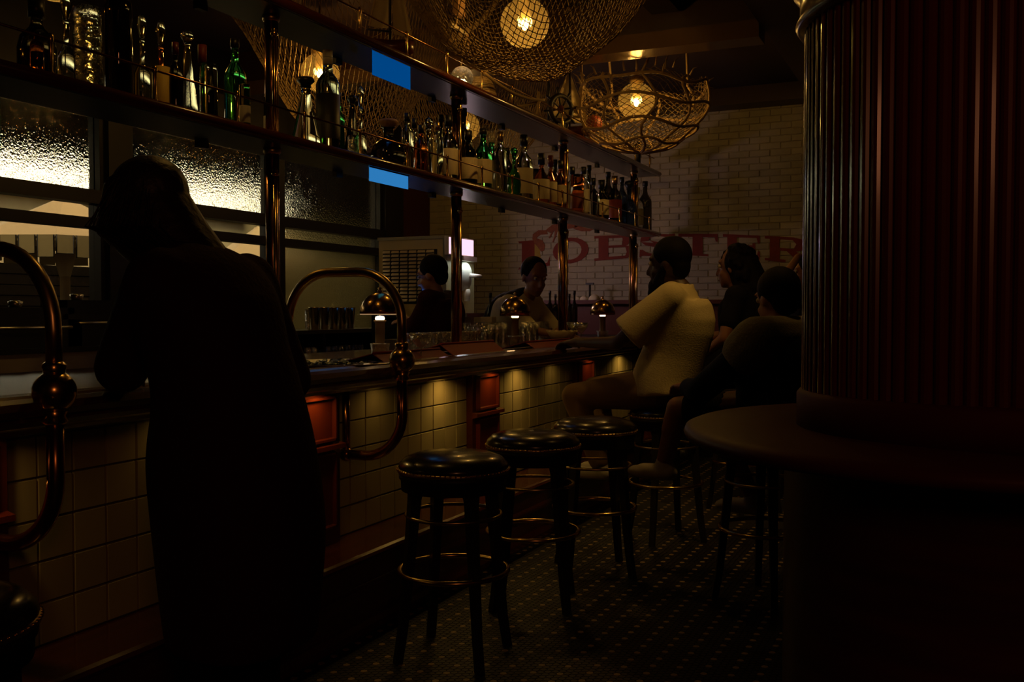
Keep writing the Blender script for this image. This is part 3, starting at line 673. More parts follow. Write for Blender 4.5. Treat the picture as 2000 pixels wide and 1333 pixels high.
# hanging marionette-like block and tackle of pale wood
X = -2.9; y = YX(895, X); t = thing('pulley_tackle', 'pale wooden block and tackle hanging above the glass float', 'pulley', (X, y, CZ))
b = MB()
def q3(px, py): v = atX(px, py, X); return Vector((0, v.y - y, v.z - CZ))
MB().tube([Vector((0, 0, 0)), q3(894, -20)], .006, 6).obj('cord', rope2, t)
MB().box(tuple(q3(889, 27) - Vector((.02, 0, 0))), tuple(q3(903, -20) + Vector((.02, 0, 0)))).obj('block', cork, t)
MB().tube([q3(893, 27), q3(891, 52)], .006, 6).obj('cord', rope2, t)
MB().tube([q3(879, 48), q3(890, 53), q3(911, 67)], [.016, .014, .010], 8).obj('spar', lab_c, t)
MB().tube([q3(913, 68), q3(913, 84), q3(915, 95)], [.010, .012, .004], 8).obj('hook', cork, t)
MB().tube([q3(911, 67), q3(905, 100), q3(900, 128)], .005, 6).obj('cord', rope2, t)

# ================================================================ CEILING LAMPS AND NETS
globe_m = thinglass('smoked_globe', (.86, .80, .66), .03, .05, frost=.035, frostcol=(.8, .62, .28))
def globe(X, y, z, r, label, pw):
    t = thing('globe_lamp', label, 'lamp', (X, y, z), 0, 'warm globe lamps inside the nets')
    MB().sph((0, 0, 0), r, 28, 18).obj('globe', globe_m, t)
    MB().ell((0, 0, -.01), ((.022, 0, 0), (0, .022, 0), (0, 0, .034)), 12, 8).obj('bulb', bulb_m, t)
    MB().lathe([(.03, .02), (.035, .05), (.035, r - .005), (.06, r + .005), (.06, r + .04), (.02, r + .06)], seg=14).obj('socket', brass_d, t)
    MB().tube([(0, 0, r + .05), (0, 0, CZ - z)], .008, 8).obj('stem', brass_d, t)
    point('globe_lamp_light', (X, y, z - .01), pw, (1, .56, .13), .05)
L1 = atX(1025, 45, -2.4); L2 = atX(1243, 198, -2.4)
globe(-2.4, L1.y, L1.z, .147, 'glowing globe lamp in the wide net above the bar', 18)
globe(-2.4, L2.y, L2.z, .150, 'glowing globe lamp in the roped net basket by the brick wall', 15)
L3 = atX(625, 142, -4.26)
globe(-4.26, L3.y, L3.z, .14, 'globe lamp seen between the shelves right of the nearest post', 15)
globe(-4.26, L3.y + 2.3, L3.z, .14, 'globe lamp behind the shelves near the second post', 13)
globe(-4.26, L3.y - 2.3, L3.z, .14, 'globe lamp high at the left behind the bottles', 8)
globe(-2.4, L1.y - 2.27, L1.z, .147, 'globe lamp over the counter above the frame', 6)
def netting(fn, nu, nv, r=.0030):
    b = MB(); vs = []; fs = []
    def line(pts):
        n0 = len(vs); n = len(pts)
        if n < 2: return
        for i, p in enumerate(pts):
            d = (pts[min(i + 1, n - 1)] - pts[max(i - 1, 0)]).normalized(); a = d.orthogonal().normalized(); c = d.cross(a)
            for k in range(3): vs.append(tuple(p + (a * cos(2.094 * k) + c * sin(2.094 * k)) * r))
        for i in range(n - 1):
            for k in range(3): q = (k + 1) % 3; fs.append((n0 + i * 3 + k, n0 + i * 3 + q, n0 + i * 3 + 3 + q, n0 + i * 3 + 3 + k))
    G = {}
    def g(i, j):
        if (i, j) not in G:
            p = fn(i / nu, j / nv); G[i, j] = p + Vector((random.uniform(-1, 1), random.uniform(-1, 1), random.uniform(-1, 1))) * .0035
        return G[i, j]
    for s0 in range(-nv, nu + 1, 2):
        line([g(s0 + k, k) for k in range(nv + 1) if 0 <= s0 + k <= nu]); line([g(s0 + k, nv - k) for k in range(nv + 1) if 0 <= s0 + k <= nu])
    me = bpy.data.meshes.new('net'); me.from_pydata(vs, [], fs); me.materials.append(rope); return me
def hang(cx, cy, hx, hy, zt, s, pw=2.2, wob=.03, skx=0, sky=0):
    def fn(u, v):
        a, c = 2 * u - 1, 2 * v - 1; f = max(0, 1 - abs(a) ** pw) * max(0, 1 - abs(c) ** pw)
        return Vector((cx + a * hx + skx * f, cy + c * hy + sky * f, zt - s * f ** .8 - wob * sin(a * 7 + c * 3) * f * .6 - wob * sin(c * 11) * f * .4))
    return fn
def net(label, fn, nu, nv, loc):
    me = netting(lambda u, v: fn(u, v) - Vector(loc), nu, nv)
    t = thing('fishing_net', label, 'net', loc, 0, 'fishing nets slung under the ceiling'); link('mesh', me, t); return t
ly = L1.y
net('broad fishing net slung round the globe lamp over the bar', hang(-2.36, ly - .12, .72, .86, CZ - .008, .84, 2.6, .03, .0, .0), 72, 84, (-2.4, ly, CZ))
ly3 = L3.y
net('fishing net round the lamp seen between the shelves by the nearest post', hang(-4.30, ly3 + .45, .68, .66, CZ - .008, 1.0), 58, 66, (-4.26, ly3, CZ))
net('fishing net behind the shelves right of the second post', hang(-4.30, ly3 + 2.5, .70, .9, CZ - .008, 1.05), 56, 72, (-4.26, ly3 + 2.4, CZ))
net('fishing net at the upper left above the stoppered bottles', hang(-4.30, ly3 - 1.75, .7, .75, CZ - .008, .40), 54, 56, (-4.26, ly3 - 1.75, CZ))
net('fishing net bundle beside the column under the dark ceiling', hang(-.7, 5.4, .35, .8, 3.30, .22), 26, 56, (-.7, 5.4, 3.30))
# thick rope across net one
Xr = -3.0
ropes('net_rope', 'thick hemp rope edging the broad net beside its globe lamp', [[atX(px, py, Xr) for px, py in ((985, -40), (968, 5), (950, 30), (930, 48), (905, 66), (880, 78))]], .02, rope2)
# basket net with ropes
def basket():
    cx, cy, cz = -2.36, L2.y - .02, L2.z - .02; RX = .53; RZ = .40
    t = thing('net_basket', 'round net basket bound with thick ropes around the farther globe lamp', 'net', (cx, cy, cz + RZ), 0, 'fishing nets slung under the ceiling')
    def sp(a, e, k=1.0):  # a azimuth, e elevation (-90 bottom .. +20)
        wb_ = 1 + .05 * sin(3 * a + e * 2)
        return Vector((RX * k * wb_ * cos(a) * cos(e), RX * k * wb_ * sin(a) * cos(e), RZ * k * sin(e) - RZ + (.03 * sin(5 * a) if e > 0 else 0)))
    link('mesh', netting(lambda u, v: sp(2 * pi * u, R(-86) + v * R(110), .97), 96, 36, .0026), t)
    b = MB()
    for k in range(9):
        a = 2 * pi * k / 9 + .25
        b.tube([sp(a + .12 * sin(i * .9 + k), R(-88) + i * R(9.6), 1.0) for i in range(12)] + ([sp(a, R(24), 1.04) + Vector((0, 0, .05)), Vector((.98 * RX * cos(a + .1), .98 * RX * sin(a + .1), .22)), Vector((.86 * RX * cos(a + .2), .86 * RX * sin(a + .2), CZ - cz - RZ))] if k % 2 else [sp(a, R(20), 1.0) + Vector((0, 0, .02))]), .011, 7)
    for e, ph in ((-58, .1), (-34, .5), (-8, .9), (16, 1.4)):
        b.tube([sp(2 * pi * i / 40, R(e) + .07 * sin(4 * pi * i / 40 * 2 + ph), 1.01) for i in range(40)], .012, 7, closed=True)
    b.obj('ropes', rope2, t)
    fb = MB()
    for k in range(22):
        a = random.uniform(0, 2 * pi); p = sp(a, R(random.uniform(10, 26)), 1.02); q = p + Vector((cos(a) * .07, sin(a) * .07, random.uniform(.02, .10))); fb.tube([p, (p + q) / 2 + Vector((0, 0, .02)), q], [.008, .006, .002], 5)
    fb.obj('frayed_ends', rope2, t, kind='stuff')
    red = MB(); red.ell(sp(pi * 1.0, R(-25), .8), ((.07, 0, 0), (0, .07, 0), (0, 0, .07))); red.obj('float', mat('red_float', (.2, .03, .01), .5), t)
basket()

# ================================================================ LETTERING on the brick wall
LX0, LX1 = 1012, 1600
def arc_top(x): u = (x - 1335) / 323; return 456.5 + 15.5 * abs(u) ** 1.8
def arc_bot(x): u = (x - 1335) / 323; return 499 + 28 * abs(u) ** 1.5
def wallp(px, py, d): v = atY(px, py, WY - .0135); return Vector((v.x, v.y - .004 * d, v.z))
letters = {
 'L': (1012, 1074, [[(.12, 0), (.52, 0), (.52, 1), (.12, 1)], [(0, 0), (.64, 0), (.60, .07), (.04, .07)], [(0, 1), (.64, 1), (.60, .93), (.04, .93)], [(.5, 0), (1, 0), (1, .34), (.92, .12), (.5, .1)]]),
 'B': (1161, 1242, [[(.10, 0), (.34, 0), (.34, 1), (.10, 1)], [(0, 0), (.4, 0), (.4, .1), (0, .1)], [(0, 1), (.4, 1), (.4, .9), (0, .9)], [(.3, .88), (.78, .88), (.72, 1), (.3, 1)], [(.3, .48), (.75, .48), (.72, .58), (.3, .58)], [(.3, 0), (.8, 0), (.8, .12), (.3, .12)],
   [(.70, 1), (.86, .9), (.88, .74), (.8, .56), (.66, .52), (.68, .66), (.68, .84), (.66, .92)], [(.72, .56), (.9, .5), (1, .32), (.96, .12), (.78, 0), (.74, .1), (.78, .26), (.76, .42)]]),
 'S': (1246, 1322, [[(.95, 1), (.95, .68), (.88, .68), (.78, .84), (.5, .9), (.5, 1), (.8, .97)], [(.5, 1), (.5, .9), (.3, .84), (.28, .70), (.06, .66), (.08, .86), (.25, .97)], [(.06, .68), (.3, .72), (.4, .6), (.96, .44), (.9, .52), (.6, .6), (.3, .72)], [(.08, .66), (.4, .60), (.98, .42), (1, .3), (.7, .32), (.2, .5)],
   [(.7, .34), (1, .3), (.95, .1), (.8, .02), (.5, 0), (.5, .1), (.7, .16)], [(.5, 0), (.5, .1), (.25, .16), (.12, .32), (.05, .32), (.04, 0), (.12, .06)]]),
 'T': (1325, 1402, [[(.36, 0), (.62, 0), (.62, 1), (.36, 1)], [(0, .86), (1, .86), (1, 1), (0, 1)], [(0, 1), (.1, 1), (.05, .66), (0, .66)], [(1, 1), (.9, 1), (.95, .66), (1, .66)], [(.22, 0), (.76, 0), (.76, .09), (.22, .09)]]),
 'E': (1412, 1484, [[(.12, 0), (.38, 0), (.38, 1), (.12, 1)], [(0, .89), (1, .89), (1, 1), (0, 1)], [(1, 1), (.9, 1), (.95, .66), (1, .66)], [(0, 0), (1, 0), (1, .11), (0, .11)], [(1, 0), (.9, 0), (.95, .34), (1, .34)], [(.3, .45), (.82, .45), (.82, .57), (.3, .57)], [(.8, .36), (.88, .34), (.88, .68), (.8, .66)]]),
 'R': (1494, 1590, [[(.10, 0), (.30, 0), (.30, 1), (.10, 1)], [(0, .89), (.6, .89), (.6, 1), (0, 1)], [(0, 0), (.42, 0), (.42, .1), (0, .1)], [(.3, .44), (.62, .44), (.62, .55), (.3, .55)], [(.55, 1), (.78, .94), (.86, .76), (.78, .52), (.58, .44), (.6, .6), (.64, .74), (.56, .9)], [(.42, .48), (.62, .48), (1, 0), (.72, 0)]])}
def ring(cx, x0, x1, inner):
    polys = []; n = 20
    for i in range(n):
        a, b_ = 2 * pi * i / n, 2 * pi * (i + 1) / n
        def pt(t, k): wv = .5 + .5 * k * cos(t); hv = .5 + .5 * (k if k == 1 else k * 1.18) * sin(t); return (wv, hv)
        polys.append([pt(a, 1), pt(b_, 1), pt(b_, inner), pt(a, inner)])
    return polys
letters['O'] = (1080, 1150, ring(0, 0, 1, .60))
sign = thing('painted_wall_sign', 'faded red arched lettering LOBSTER painted on the brick wall', 'wall lettering', atY(1335, 480, WY - .013))
sl = sign.location
def letter_obj(nm, x0, x1, polys, m, off=0, lay=0):
    b = MB()
    for q, p in enumerate(polys):
        pp = []
        for (u, v) in p:
            px = x0 + off + u * (x1 - x0); t_, b_ = arc_top(px), arc_bot(px); pp.append((px, b_ + (t_ - b_) * v))
        n = len(p); zt = 1 + lay + .04 * q
        vs = [wallp(a, c, 0) for a, c in pp] + [wallp(a, c, zt) for a, c in pp]
        b.add(vs, [tuple(range(n)), tuple(reversed(range(n, 2 * n)))] + [(i, (i + 1) % n, n + (i + 1) % n, n + i) for i in range(n)])
    return b.obj(nm, m, sign, (-sl.x, -sl.y, -sl.z))
for ch in 'LOBSTER':
    if ch == 'L' : letter_obj('letter_shadow', 1012, 1074, [[(.40, -.02), (.74, -.02), (.66, .97), (.40, .97)]], yel_ink, 0, -.4)
for ch in 'LOBSTER'[:]:
    x0, x1, pl = letters[ch]; letter_obj('letter', x0, x1, pl, red_ink)
lob = MB()
for p in ([(1066, 450), (1078, 440), (1100, 433), (1122, 434), (1138, 438), (1128, 444), (1108, 448), (1088, 449), (1074, 455)], [(1068, 450), (1052, 450), (1041, 458), (1040, 468), (1046, 472), (1049, 464), (1056, 459), (1070, 458)],
          [(1042, 468), (1050, 466), (1060, 470), (1065, 480), (1063, 490), (1057, 492), (1050, 482), (1044, 476)], [(1084, 448), (1090, 449), (1086, 462), (1081, 474), (1079, 473), (1083, 462)], [(1092, 449), (1097, 449), (1098, 462), (1093, 474), (1091, 473), (1094, 461)],
          [(1078, 452), (1082, 452), (1074, 466), (1072, 465)], [(1124, 440), (1150, 447), (1163, 446), (1152, 452), (1135, 452), (1120, 447)], [(1132, 436), (1148, 440), (1148, 442), (1131, 439)]):
    vs = [wallp(a, c, 0) for a, c in p] + [wallp(a, c, 1.5) for a, c in p]; n = len(p)
    lob.add(vs, [tuple(range(n)), tuple(reversed(range(n, 2 * n)))] + [(i, (i + 1) % n, n + (i + 1) % n, n + i) for i in range(n)])
tag(lob.obj('painted_lobster', orange_ink), 'small orange brown lobster painted above the first letters', 'wall painting')

# ================================================================ STOOLS
def make_stool():
    t = thing('bar_stool', 'x', 'stool', (0, 0, 0))
    MB().lathe([(0.0005, .80), (.08, .799), (.15, .792), (.19, .778), (.212, .757), (.216, .742), (.212, .728), (.0005, .728)], seg=40).obj('seat', leather, t)
    MB().lathe([(.209, .722), (.219, .724), (.221, .732), (.218, .738)], seg=40).obj('trim_band', brass_d, t)
    b = MB()
    for k in range(72): a = 2 * pi * k / 72; b.sph((.2195 * cos(a), .2195 * sin(a), .735), .0045, 5, 4)
    b.obj('studs', brass, t, kind='stuff')
    MB().lathe([(.17, .655), (.205, .655), (.207, .70), (.213, .70), (.215, .722), (.17, .722)], seg=40).obj('apron', darkwood, t)
    for k in range(4):
        a = pi / 4 + k * pi / 2 + .12; c, s_ = cos(a), sin(a)
        def q(r, z, o=0): return (r * c - o * s_, r * s_ + o * c, z)
        b = MB(); vs = []
        for r, z, h, d in ((.155, .70, .034, .022), (.165, .62, .022, .020), (.185, .40, .018, .018), (.215, .12, .015, .016), (.235, 0, .015, .015)):
            vs += [q(r - d, z, -h), q(r + d, z, -h), q(r + d, z, h), q(r - d, z, h)]
        fs = [(i * 4 + j, i * 4 + (j + 1) % 4, i * 4 + 4 + (j + 1) % 4, i * 4 + 4 + j) for i in range(4) for j in range(4)] + [(0, 1, 2, 3), (16, 17, 18, 19)]
        b.add(vs, fs); b.obj('leg', darkwood, t)
    MB().tube(torus_pts((0, 0, .555), .185, 44), .0075, 8, closed=True).obj('upper_ring', brass_d, t)
    MB().tube(torus_pts((0, 0, .335), .212, 48), .010, 10, closed=True).obj('foot_ring', brass, t)
    return t
st0 = make_stool()
SP = [(-1.785, 3.35, 'round black leather bar stool with brass studs, nearest empty one in the middle'), (-1.77, 4.10, 'second round black leather bar stool from the camera, with brass foot ring'),
      (-1.70, 4.74, 'third round black leather bar stool, beside the knee of the man in cream polo'), (-1.56, 5.60, 'bar stool under the man in the cream polo shirt'),
      (-1.30, 6.62, 'bar stool under the curly-haired person in black'), (-.80, 4.60, 'bar stool under the person in grey yoke and dark jacket'), (-1.83, 1.22, 'dark bar stool cut off by the lower left corner')]
for i, (x, y, lb) in enumerate(SP):
    o = st0 if i == 0 else copy_tree(st0); o.location = (x, y, 0); o['label'] = lb; o['group'] = 'bar stools along the counter'; o.rotation_euler = (0, 0, .2 * i)
    if i == 5: o.location = (x, y, -.0)

# ================================================================ ON THE COUNTER
shade_m = mat('lamp_brass_shade', (.45, .27, .10), .2, 1)
stem_m = mat('lamp_ceramic_stem', (.20, .13, .055), .5)
glow_m = emis('mushroom_lamp_glow', (1, .60, .24), 14)
disc_m = emis('lamp_diffuser_disc', (1, .62, .30), .8)
def mushroom(px, lbl, sk=0):
    X = -2.86; y = YX(px, X); t = thing('mushroom_lamp', lbl, 'lamp', (X, y, ctop), 0, 'mushroom lamps along the counter')
    MB().lathe([(.040, 0), (.044, .004), (.052, .065), (.056, .07), (.052, .072), (.047, .07), (.04, .012), (.0005, .01)], seg=24).obj('glass_foot', ware, t)
    MB().lathe([(.030, .012), (.033, .016), (.033, .035), (.026, .045), (.026, .183), (.034, .190), (.034, .198), (.02, .200)], seg=20).obj('stem', stem_m, t)
    MB().lathe([(.022, .200), (.027, .206), (.022, .218), (.001, .222)], seg=18).obj('light_ring', glow_m, t)
    prof = [(.110 * cos(R(a)), .232 - sk * (a == 0) + .118 * sin(R(a))) for a in range(0, 90, 9)] + [(.012, .350)]
    prof2 = [(r * .975, z - .002) for r, z in reversed(prof)]
    MB().lathe(prof + prof2, seg=36).obj('shade', shade_m, t)
    MB().lathe([(.108, .2295), (.108, .2315), (.02, .2315), (.02, .2295)], seg=36).obj('diffuser_disc', disc_m, t)
    MB().lathe([(.010, .350), (.014, .358), (.006, .362), (.012, .373), (.004, .380)], seg=14).obj('knob', shade_m, t)
    point('mushroom_lamp_light', (X, y, ctop + .205), .8, (1, .56, .14), .025)
mushroom(742, 'brass mushroom lamp framed by the brass loop rail, nearest of the three'); mushroom(1006, 'brass mushroom lamp in front of the bartender in white', .018); mushroom(1177, 'brass mushroom lamp farthest along, left of the man in cream polo', .018)
def menu(px0, px1, X, lbl, lift=.045):
    ya, yb = YX(px0, X), YX(px1, X); t = thing('menu_folder', lbl, 'menu', (X, (ya + yb) / 2, ctop), 0, 'red drink menus on the counter'); h = (yb - ya) / 2
    def slab(p0, p1, th, y0, y1):
        d = (Vector((p1[0], 0, p1[1])) - Vector((p0[0], 0, p0[1]))).normalized(); n = Vector((-d.z, 0, d.x)) * th
        a, b_ = Vector((p0[0], 0, p0[1])), Vector((p1[0], 0, p1[1])); vs = []
        for y in (y0, y1): vs += [Vector((v.x, y, v.z)) for v in (a, b_, b_ + n, a + n)]
        return MB().add(vs, [(0, 1, 2, 3), (7, 6, 5, 4), (0, 4, 5, 1), (1, 5, 6, 2), (2, 6, 7, 3), (3, 7, 4, 0)])
    slab((-.13, .006), (.045, .006 + lift), .004, -h, h).obj('cover', red_lt, t)
    slab((.13, .001), (.047, .005 + lift), .004, -h, h).obj('cover', red_lt, t)
    MB().tube([(.046, -h, .009 + lift), (.046, h, .009 + lift)], .006, 8).obj('spine', red_lt, t)
    MB().box((-.14, -h + .01, .0005), (.16, h + .02, .003)).obj('page', cream_p, t)
menu(712, 843, -2.48, 'dark red folded menu lying beneath the nearest mushroom lamp', .045)
menu(846, 950, -2.66, 'bright red folded menu lying right of the brass loop rail', .055)
menu(1014, 1102, -2.50, 'dark red folded menu lying before the middle mushroom lamp', .045)
# round steel-green drip tray with ice under the loop rail
t = thing('ice_tray', 'shallow round tray of crushed ice beneath the brass loop rail', 'tray', (-2.56, YX(655, -2.56), ctop))
MB().lathe([(.24, 0), (.275, .012), (.28, .018), (.27, .016), (.235, .006), (.0005, .005)], seg=40).obj('dish', mat('pewter_tray', (.42, .42, .28), .35, .8), t)
b = MB()
for k in range(90):
    a = random.uniform(0, 2 * pi); r_ = .22 * sqrt(random.random()); b.ell((r_ * cos(a), r_ * sin(a), .014), ((.014, .004, 0), (-.003, .010, .002), (0, .002, .010)), 5, 4)
b.obj('crushed_ice', g_clear, t, kind='stuff')
t = thing('dark_plate', 'dark oval plate of shells at the far left of the counter', 'plate', (-2.48, 1.66, ctop))
MB().lathe([(.09, 0), (.15, .014), (.155, .02), (.145, .018), (.09, .006), (.0005, .005)], seg=28).obj('dish', mat('dark_glaze', (.05, .035, .02), .2), t)
for k in range(7):
    a = k * 2 * pi / 7; MB().ell((.075 * cos(a), .075 * sin(a), .022), ((.045 * cos(a), .045 * sin(a), 0), (-.022 * sin(a), .022 * cos(a), 0), (0, 0, .010))).obj('shell', mat('oyster_shell', (.20, .16, .10), .3), t)
# glassware rack cluster at the inner edge
tm_me = MB().lathe([(.026, .0), (.030, .004), (.036, .10), (.037, .105), (.034, .105), (.028, .012), (.0005, .010)], seg=12).mesh('tumbler'); tm_me.materials.append(ware)
cp_b = MB().lathe([(.033, 0), (.030, .003), (.004, .006), (.004, .06), (.012, .075), (.036, .10), (.040, .125), (.034, .145), (.031, .144), (.036, .125), (.03, .10), (.0005, .078)], seg=12).mesh('stem_glass'); cp_b.materials.append(ware)
hi_me = MB().lathe([(.027, 0), (.028, .004), (.031, .16), (.028, .16), (.024, .014), (.0005, .012)], seg=12).mesh('highball_glass'); hi_me.materials.append(ware)
ORD = 'first second third fourth fifth sixth seventh eighth ninth tenth eleventh twelfth thirteenth fourteenth fifteenth sixteenth seventeenth eighteenth'.split()
for j, (X, rown) in enumerate(((-3.12, 'front'), (-3.22, 'middle'), (-3.33, 'back'))):
    n = 0
    for i, px in enumerate([795, 812, 830, 846, 862, 878, 910, 922, 934, 946, 958, 970, 982, 1022, 1034, 1046, 1058, 1070]):
        if px < 880 and j == 2: continue
        y = YX(px, X) + random.uniform(-.012, .012); me, nm, lb = random.choice(((tm_me, 'tumbler', 'short clear tumbler'), (cp_b, 'wine_glass', 'clear stemmed glass'), (hi_me, 'highball_glass', 'tall clear highball glass')) if px > 900 else ((tm_me, 'tumbler', 'short clear tumbler'),))
        link(nm, me, None, (X, y, ctop), 0, '%s, %s from the left in the %s row of counter glasses' % (lb, ORD[n], rown), 'glass', {'tumbler': 'tumblers along the counter', 'wine_glass': 'stemmed glasses along the counter', 'highball_glass': 'highball glasses along the counter'}[nm]); n += 1
rk = thing('glass_mat', 'long ribbed steel drip rail behind the left-hand tumblers', 'drip rail', (-3.38, YX(840, -3.38), ctop))
b = MB().box((-.03, -.55, 0), (.03, .55, .012))
for k in range(22): b.box((-.03, -.54 + .05 * k, .012), (.03, -.53 + .05 * k, .05))
b.box((-.03, -.55, .05), (.03, .55, .062)); b.obj('rail', steel, rk)
# shell dish and coupe near third post
t = thing('shell_bowl', 'pale scalloped shell dish at the foot of the third post', 'bowl', (-2.78, YX(1098, -2.78), ctop))
b = MB(); vs = [(0, 0, .02)]; N = 24
for rr, zz in ((.05, .015), (.09, .04), (.12, .085)):
    for k in range(N): a = 2 * pi * k / N; q = rr * (1 + .06 * (k % 2)); vs.append((q * cos(a), q * sin(a), zz + .012 * (k % 2)))
fs = [(0, 1 + k, 1 + (k + 1) % N) for k in range(N)] + [(1 + i * N + k, 1 + (i + 1) * N + k, 1 + (i + 1) * N + (k + 1) % N, 1 + i * N + (k + 1) % N) for i in range(2) for k in range(N)]
b.add(vs, fs, True); o = b.obj('dish', lab_c, t); md = o.modifiers.new('solid', 'SOLIDIFY'); md.thickness = .006
MB().lathe([(.04, 0), (.03, .012), (.03, .02)]).obj('foot', lab_c, t)
def coupe(px, X, lb, h=.16):
    t = thing('coupe_glass', lb, 'glass', (X, YX(px, X), ctop))
    MB().lathe([(.036, 0), (.03, .003), (.004, .006), (.004, h * .5), (.02, h * .58), (.048, h * .8), (.055, h), (.052, h), (.045, h * .82), (.0005, h * .6)], seg=24).obj('bowl', ware, t)
coupe(1135, -2.55, 'clear coupe glass before the man in cream polo'); coupe(1120, -2.75, 'clear coupe glass beside the pale shell dish'); coupe(822, -2.40, 'clear coupe glass right of the brass ball fitting', .13)
# cream cartons stepped stack
t = thing('napkin_stack', 'stepped stack of cream paper napkins beside the dark bottles behind the glasses', 'napkins', (-3.42, YX(955, -3.42), ctop))
for k, (a, c, z0, z1) in enumerate(((-.13, .10, 0, .09), (-.11, .08, .09, .125), (-.08, .06, .125, .16), (-.05, .03, .16, .20))): MB().box((-.05, a, z0), (.05, c, z1)).obj('pile', cream_p, t)
bottle(958, 566, 14, 'wine', g_dark, cap_k, lab_c, 'dark wine bottle standing right of the bartender with glasses', 0, -3.60, 1.06, 'bottles along the inner counter', zt=1.50)
# back-bar speed rail bottles before brick wall
backc = MB().box((-4.25, 8.9, 0), (-1.2, 9.64, 1.06)).box((-4.28, 8.86, 1.06), (-1.2, 9.655, 1.10)).obj('back_counter', blackw, label='black back counter below the brick wall carrying dark bottles', cat='counter')
for px, top in ((986, 572), (1004, 568), (1016, 575), (1085, 575), (1096, 570), (1112, 574), (1122, 568), (1074, 568)):
    bottle(px, top, 12, 'wine', g_dark, cap_k, None, {986: 'dark bottle left behind the shoulder of the bartender in white', 1004: 'second dark bottle behind the shoulder of the bartender in white', 1016: 'third dark bottle behind the shoulder of the bartender in white', 1074: 'first dark bottle right of the face of the shaved-head bartender', 1085: 'second dark bottle right of the face of the shaved-head bartender', 1096: 'dark bottle just left of the third brass post', 1112: 'dark bottle just right of the third brass post', 1122: 'farthest right dark bottle on the black back counter'}[px], 0, atY(px, 580, 9.2).x, 1.10, 'dark bottles on the back counter')
v = atY(1152, 572, 9.93)
t = thing('corkscrew_stand', 'small dark lever corkscrew standing on the ledge between pale bowls', 'corkscrew', (v.x, 9.93, 1.46))
MB().tube([(0, 0, 0), (0, 0, .18)], .012, 8).obj('shaft', blackw, t); MB().box((-.045, -.012, .17), (.045, .012, .19)).obj('handle', blackw, t); MB().lathe([(.03, 0), (.03, .02), (.012, .03)]).obj('base', blackw, t)
for px, r_, lb in ((1127, .045, 'leftmost pale upturned bowl on the red ledge'), (1141, .05, 'middle pale upturned bowl on the red ledge'), (1161, .065, 'rightmost and largest pale upturned bowl on the red ledge')):
    v = atY(px, 580, 9.80); t = thing('pale_bowl', lb, 'bowl', (v.x, 9.80, 1.46), 0, 'pale bowls on the ledge')
    MB().lathe([(r_ * cos(R(a)), r_ * .95 * sin(R(a))) for a in range(0, 85, 12)] + [(.02, r_ * .96), (.02, r_ * 1.04)], seg=18).obj('bowl', cream_p, t)

# ================================================================ BACK BAR UNIT
def bbx(px, X): return YX(px, X)
bx = -4.5
t = thing('back_bar_unit', 'black back bar shelf unit with metal cups above hanging stem glasses', 'back bar', (bx, 6.3, 0))
yA, yB = YX(130, bx) , YX(745, bx)
def tb(b, nm, m, **k): return b.obj(nm, m, t, (-bx, -6.3, 0), **k)
tb(MB().box((bx - .4, yA, 0), (bx, yB, .90)), 'cabinet', blackw)
tb(MB().box((bx - .4, yA, 1.17), (bx + .02, yB, 1.2)), 'top_shelf', mat('dark_steel', (.12, .11, .09), .4, .8))
tb(MB().box((bx - .4, yA, .9), (bx - .37, yB, 1.17)), 'back_panel', blackw)
for k in range(5): tb(MB().box((bx - .38, yA + (yB - yA) * k / 4 - .015 * (k > 0), .9), (bx - .01, yA + (yB - yA) * k / 4 + .015, 1.17)), 'divider', blackw)
cup_m = mat('mixing_tin', (.55, .45, .28), .22, 1)
for k, (px, lb) in enumerate(((614, 'tall steel mixing tin, leftmost in the row under the loop rail'), (633, 'tall steel mixing tin, second from the left in the row'), (652, 'tall steel mixing tin, third from the left in the row'), (668, 'tall steel mixing tin, fourth from the left in the row'), (683, 'dull mixing tin, rightmost of the row left of the mushroom lamp'))):
    X = bx - .1; o = MB().lathe([(.032, 0), (.034, .004), (.046, .17), (.048, .178), (.044, .176), (.03, .01), (.0005, .008)], seg=20).obj('mixing_tin', cup_m, None, (X, YX(px, X), 1.2)); tag(o, lb, 'cup', 'metal mixing tins on the back bar')
for k, px in enumerate((603, 622, 643, 655, 668)):
    X = bx - .26; o = link('highball_glass', hi_me, None, (X, YX(px, X), 1.2), 0, 'tall clear glass behind the steel mixing tins, %s from the left' % ORD[k], 'glass', 'tall glasses behind the mixing tins')
cp2 = MB().lathe([(.030, .0), (.004, .006), (.004, .06), (.03, .10), (.034, .13), (.028, .165), (.026, .165), (.03, .13), (.0005, .066)], seg=12).mesh('glass'); cp2.materials.append(ware)
for k, px in enumerate((600, 612, 626, 638, 651, 663, 677, 690, 703)):
    X = bx - .08; link('stem_glass', cp2, None, (X, YX(px, X), .90), 0, 'small stemmed glass in the niche under the mixing tins, %s from the left' % ORD[k], 'glass', 'stemmed glasses in the dark niche')
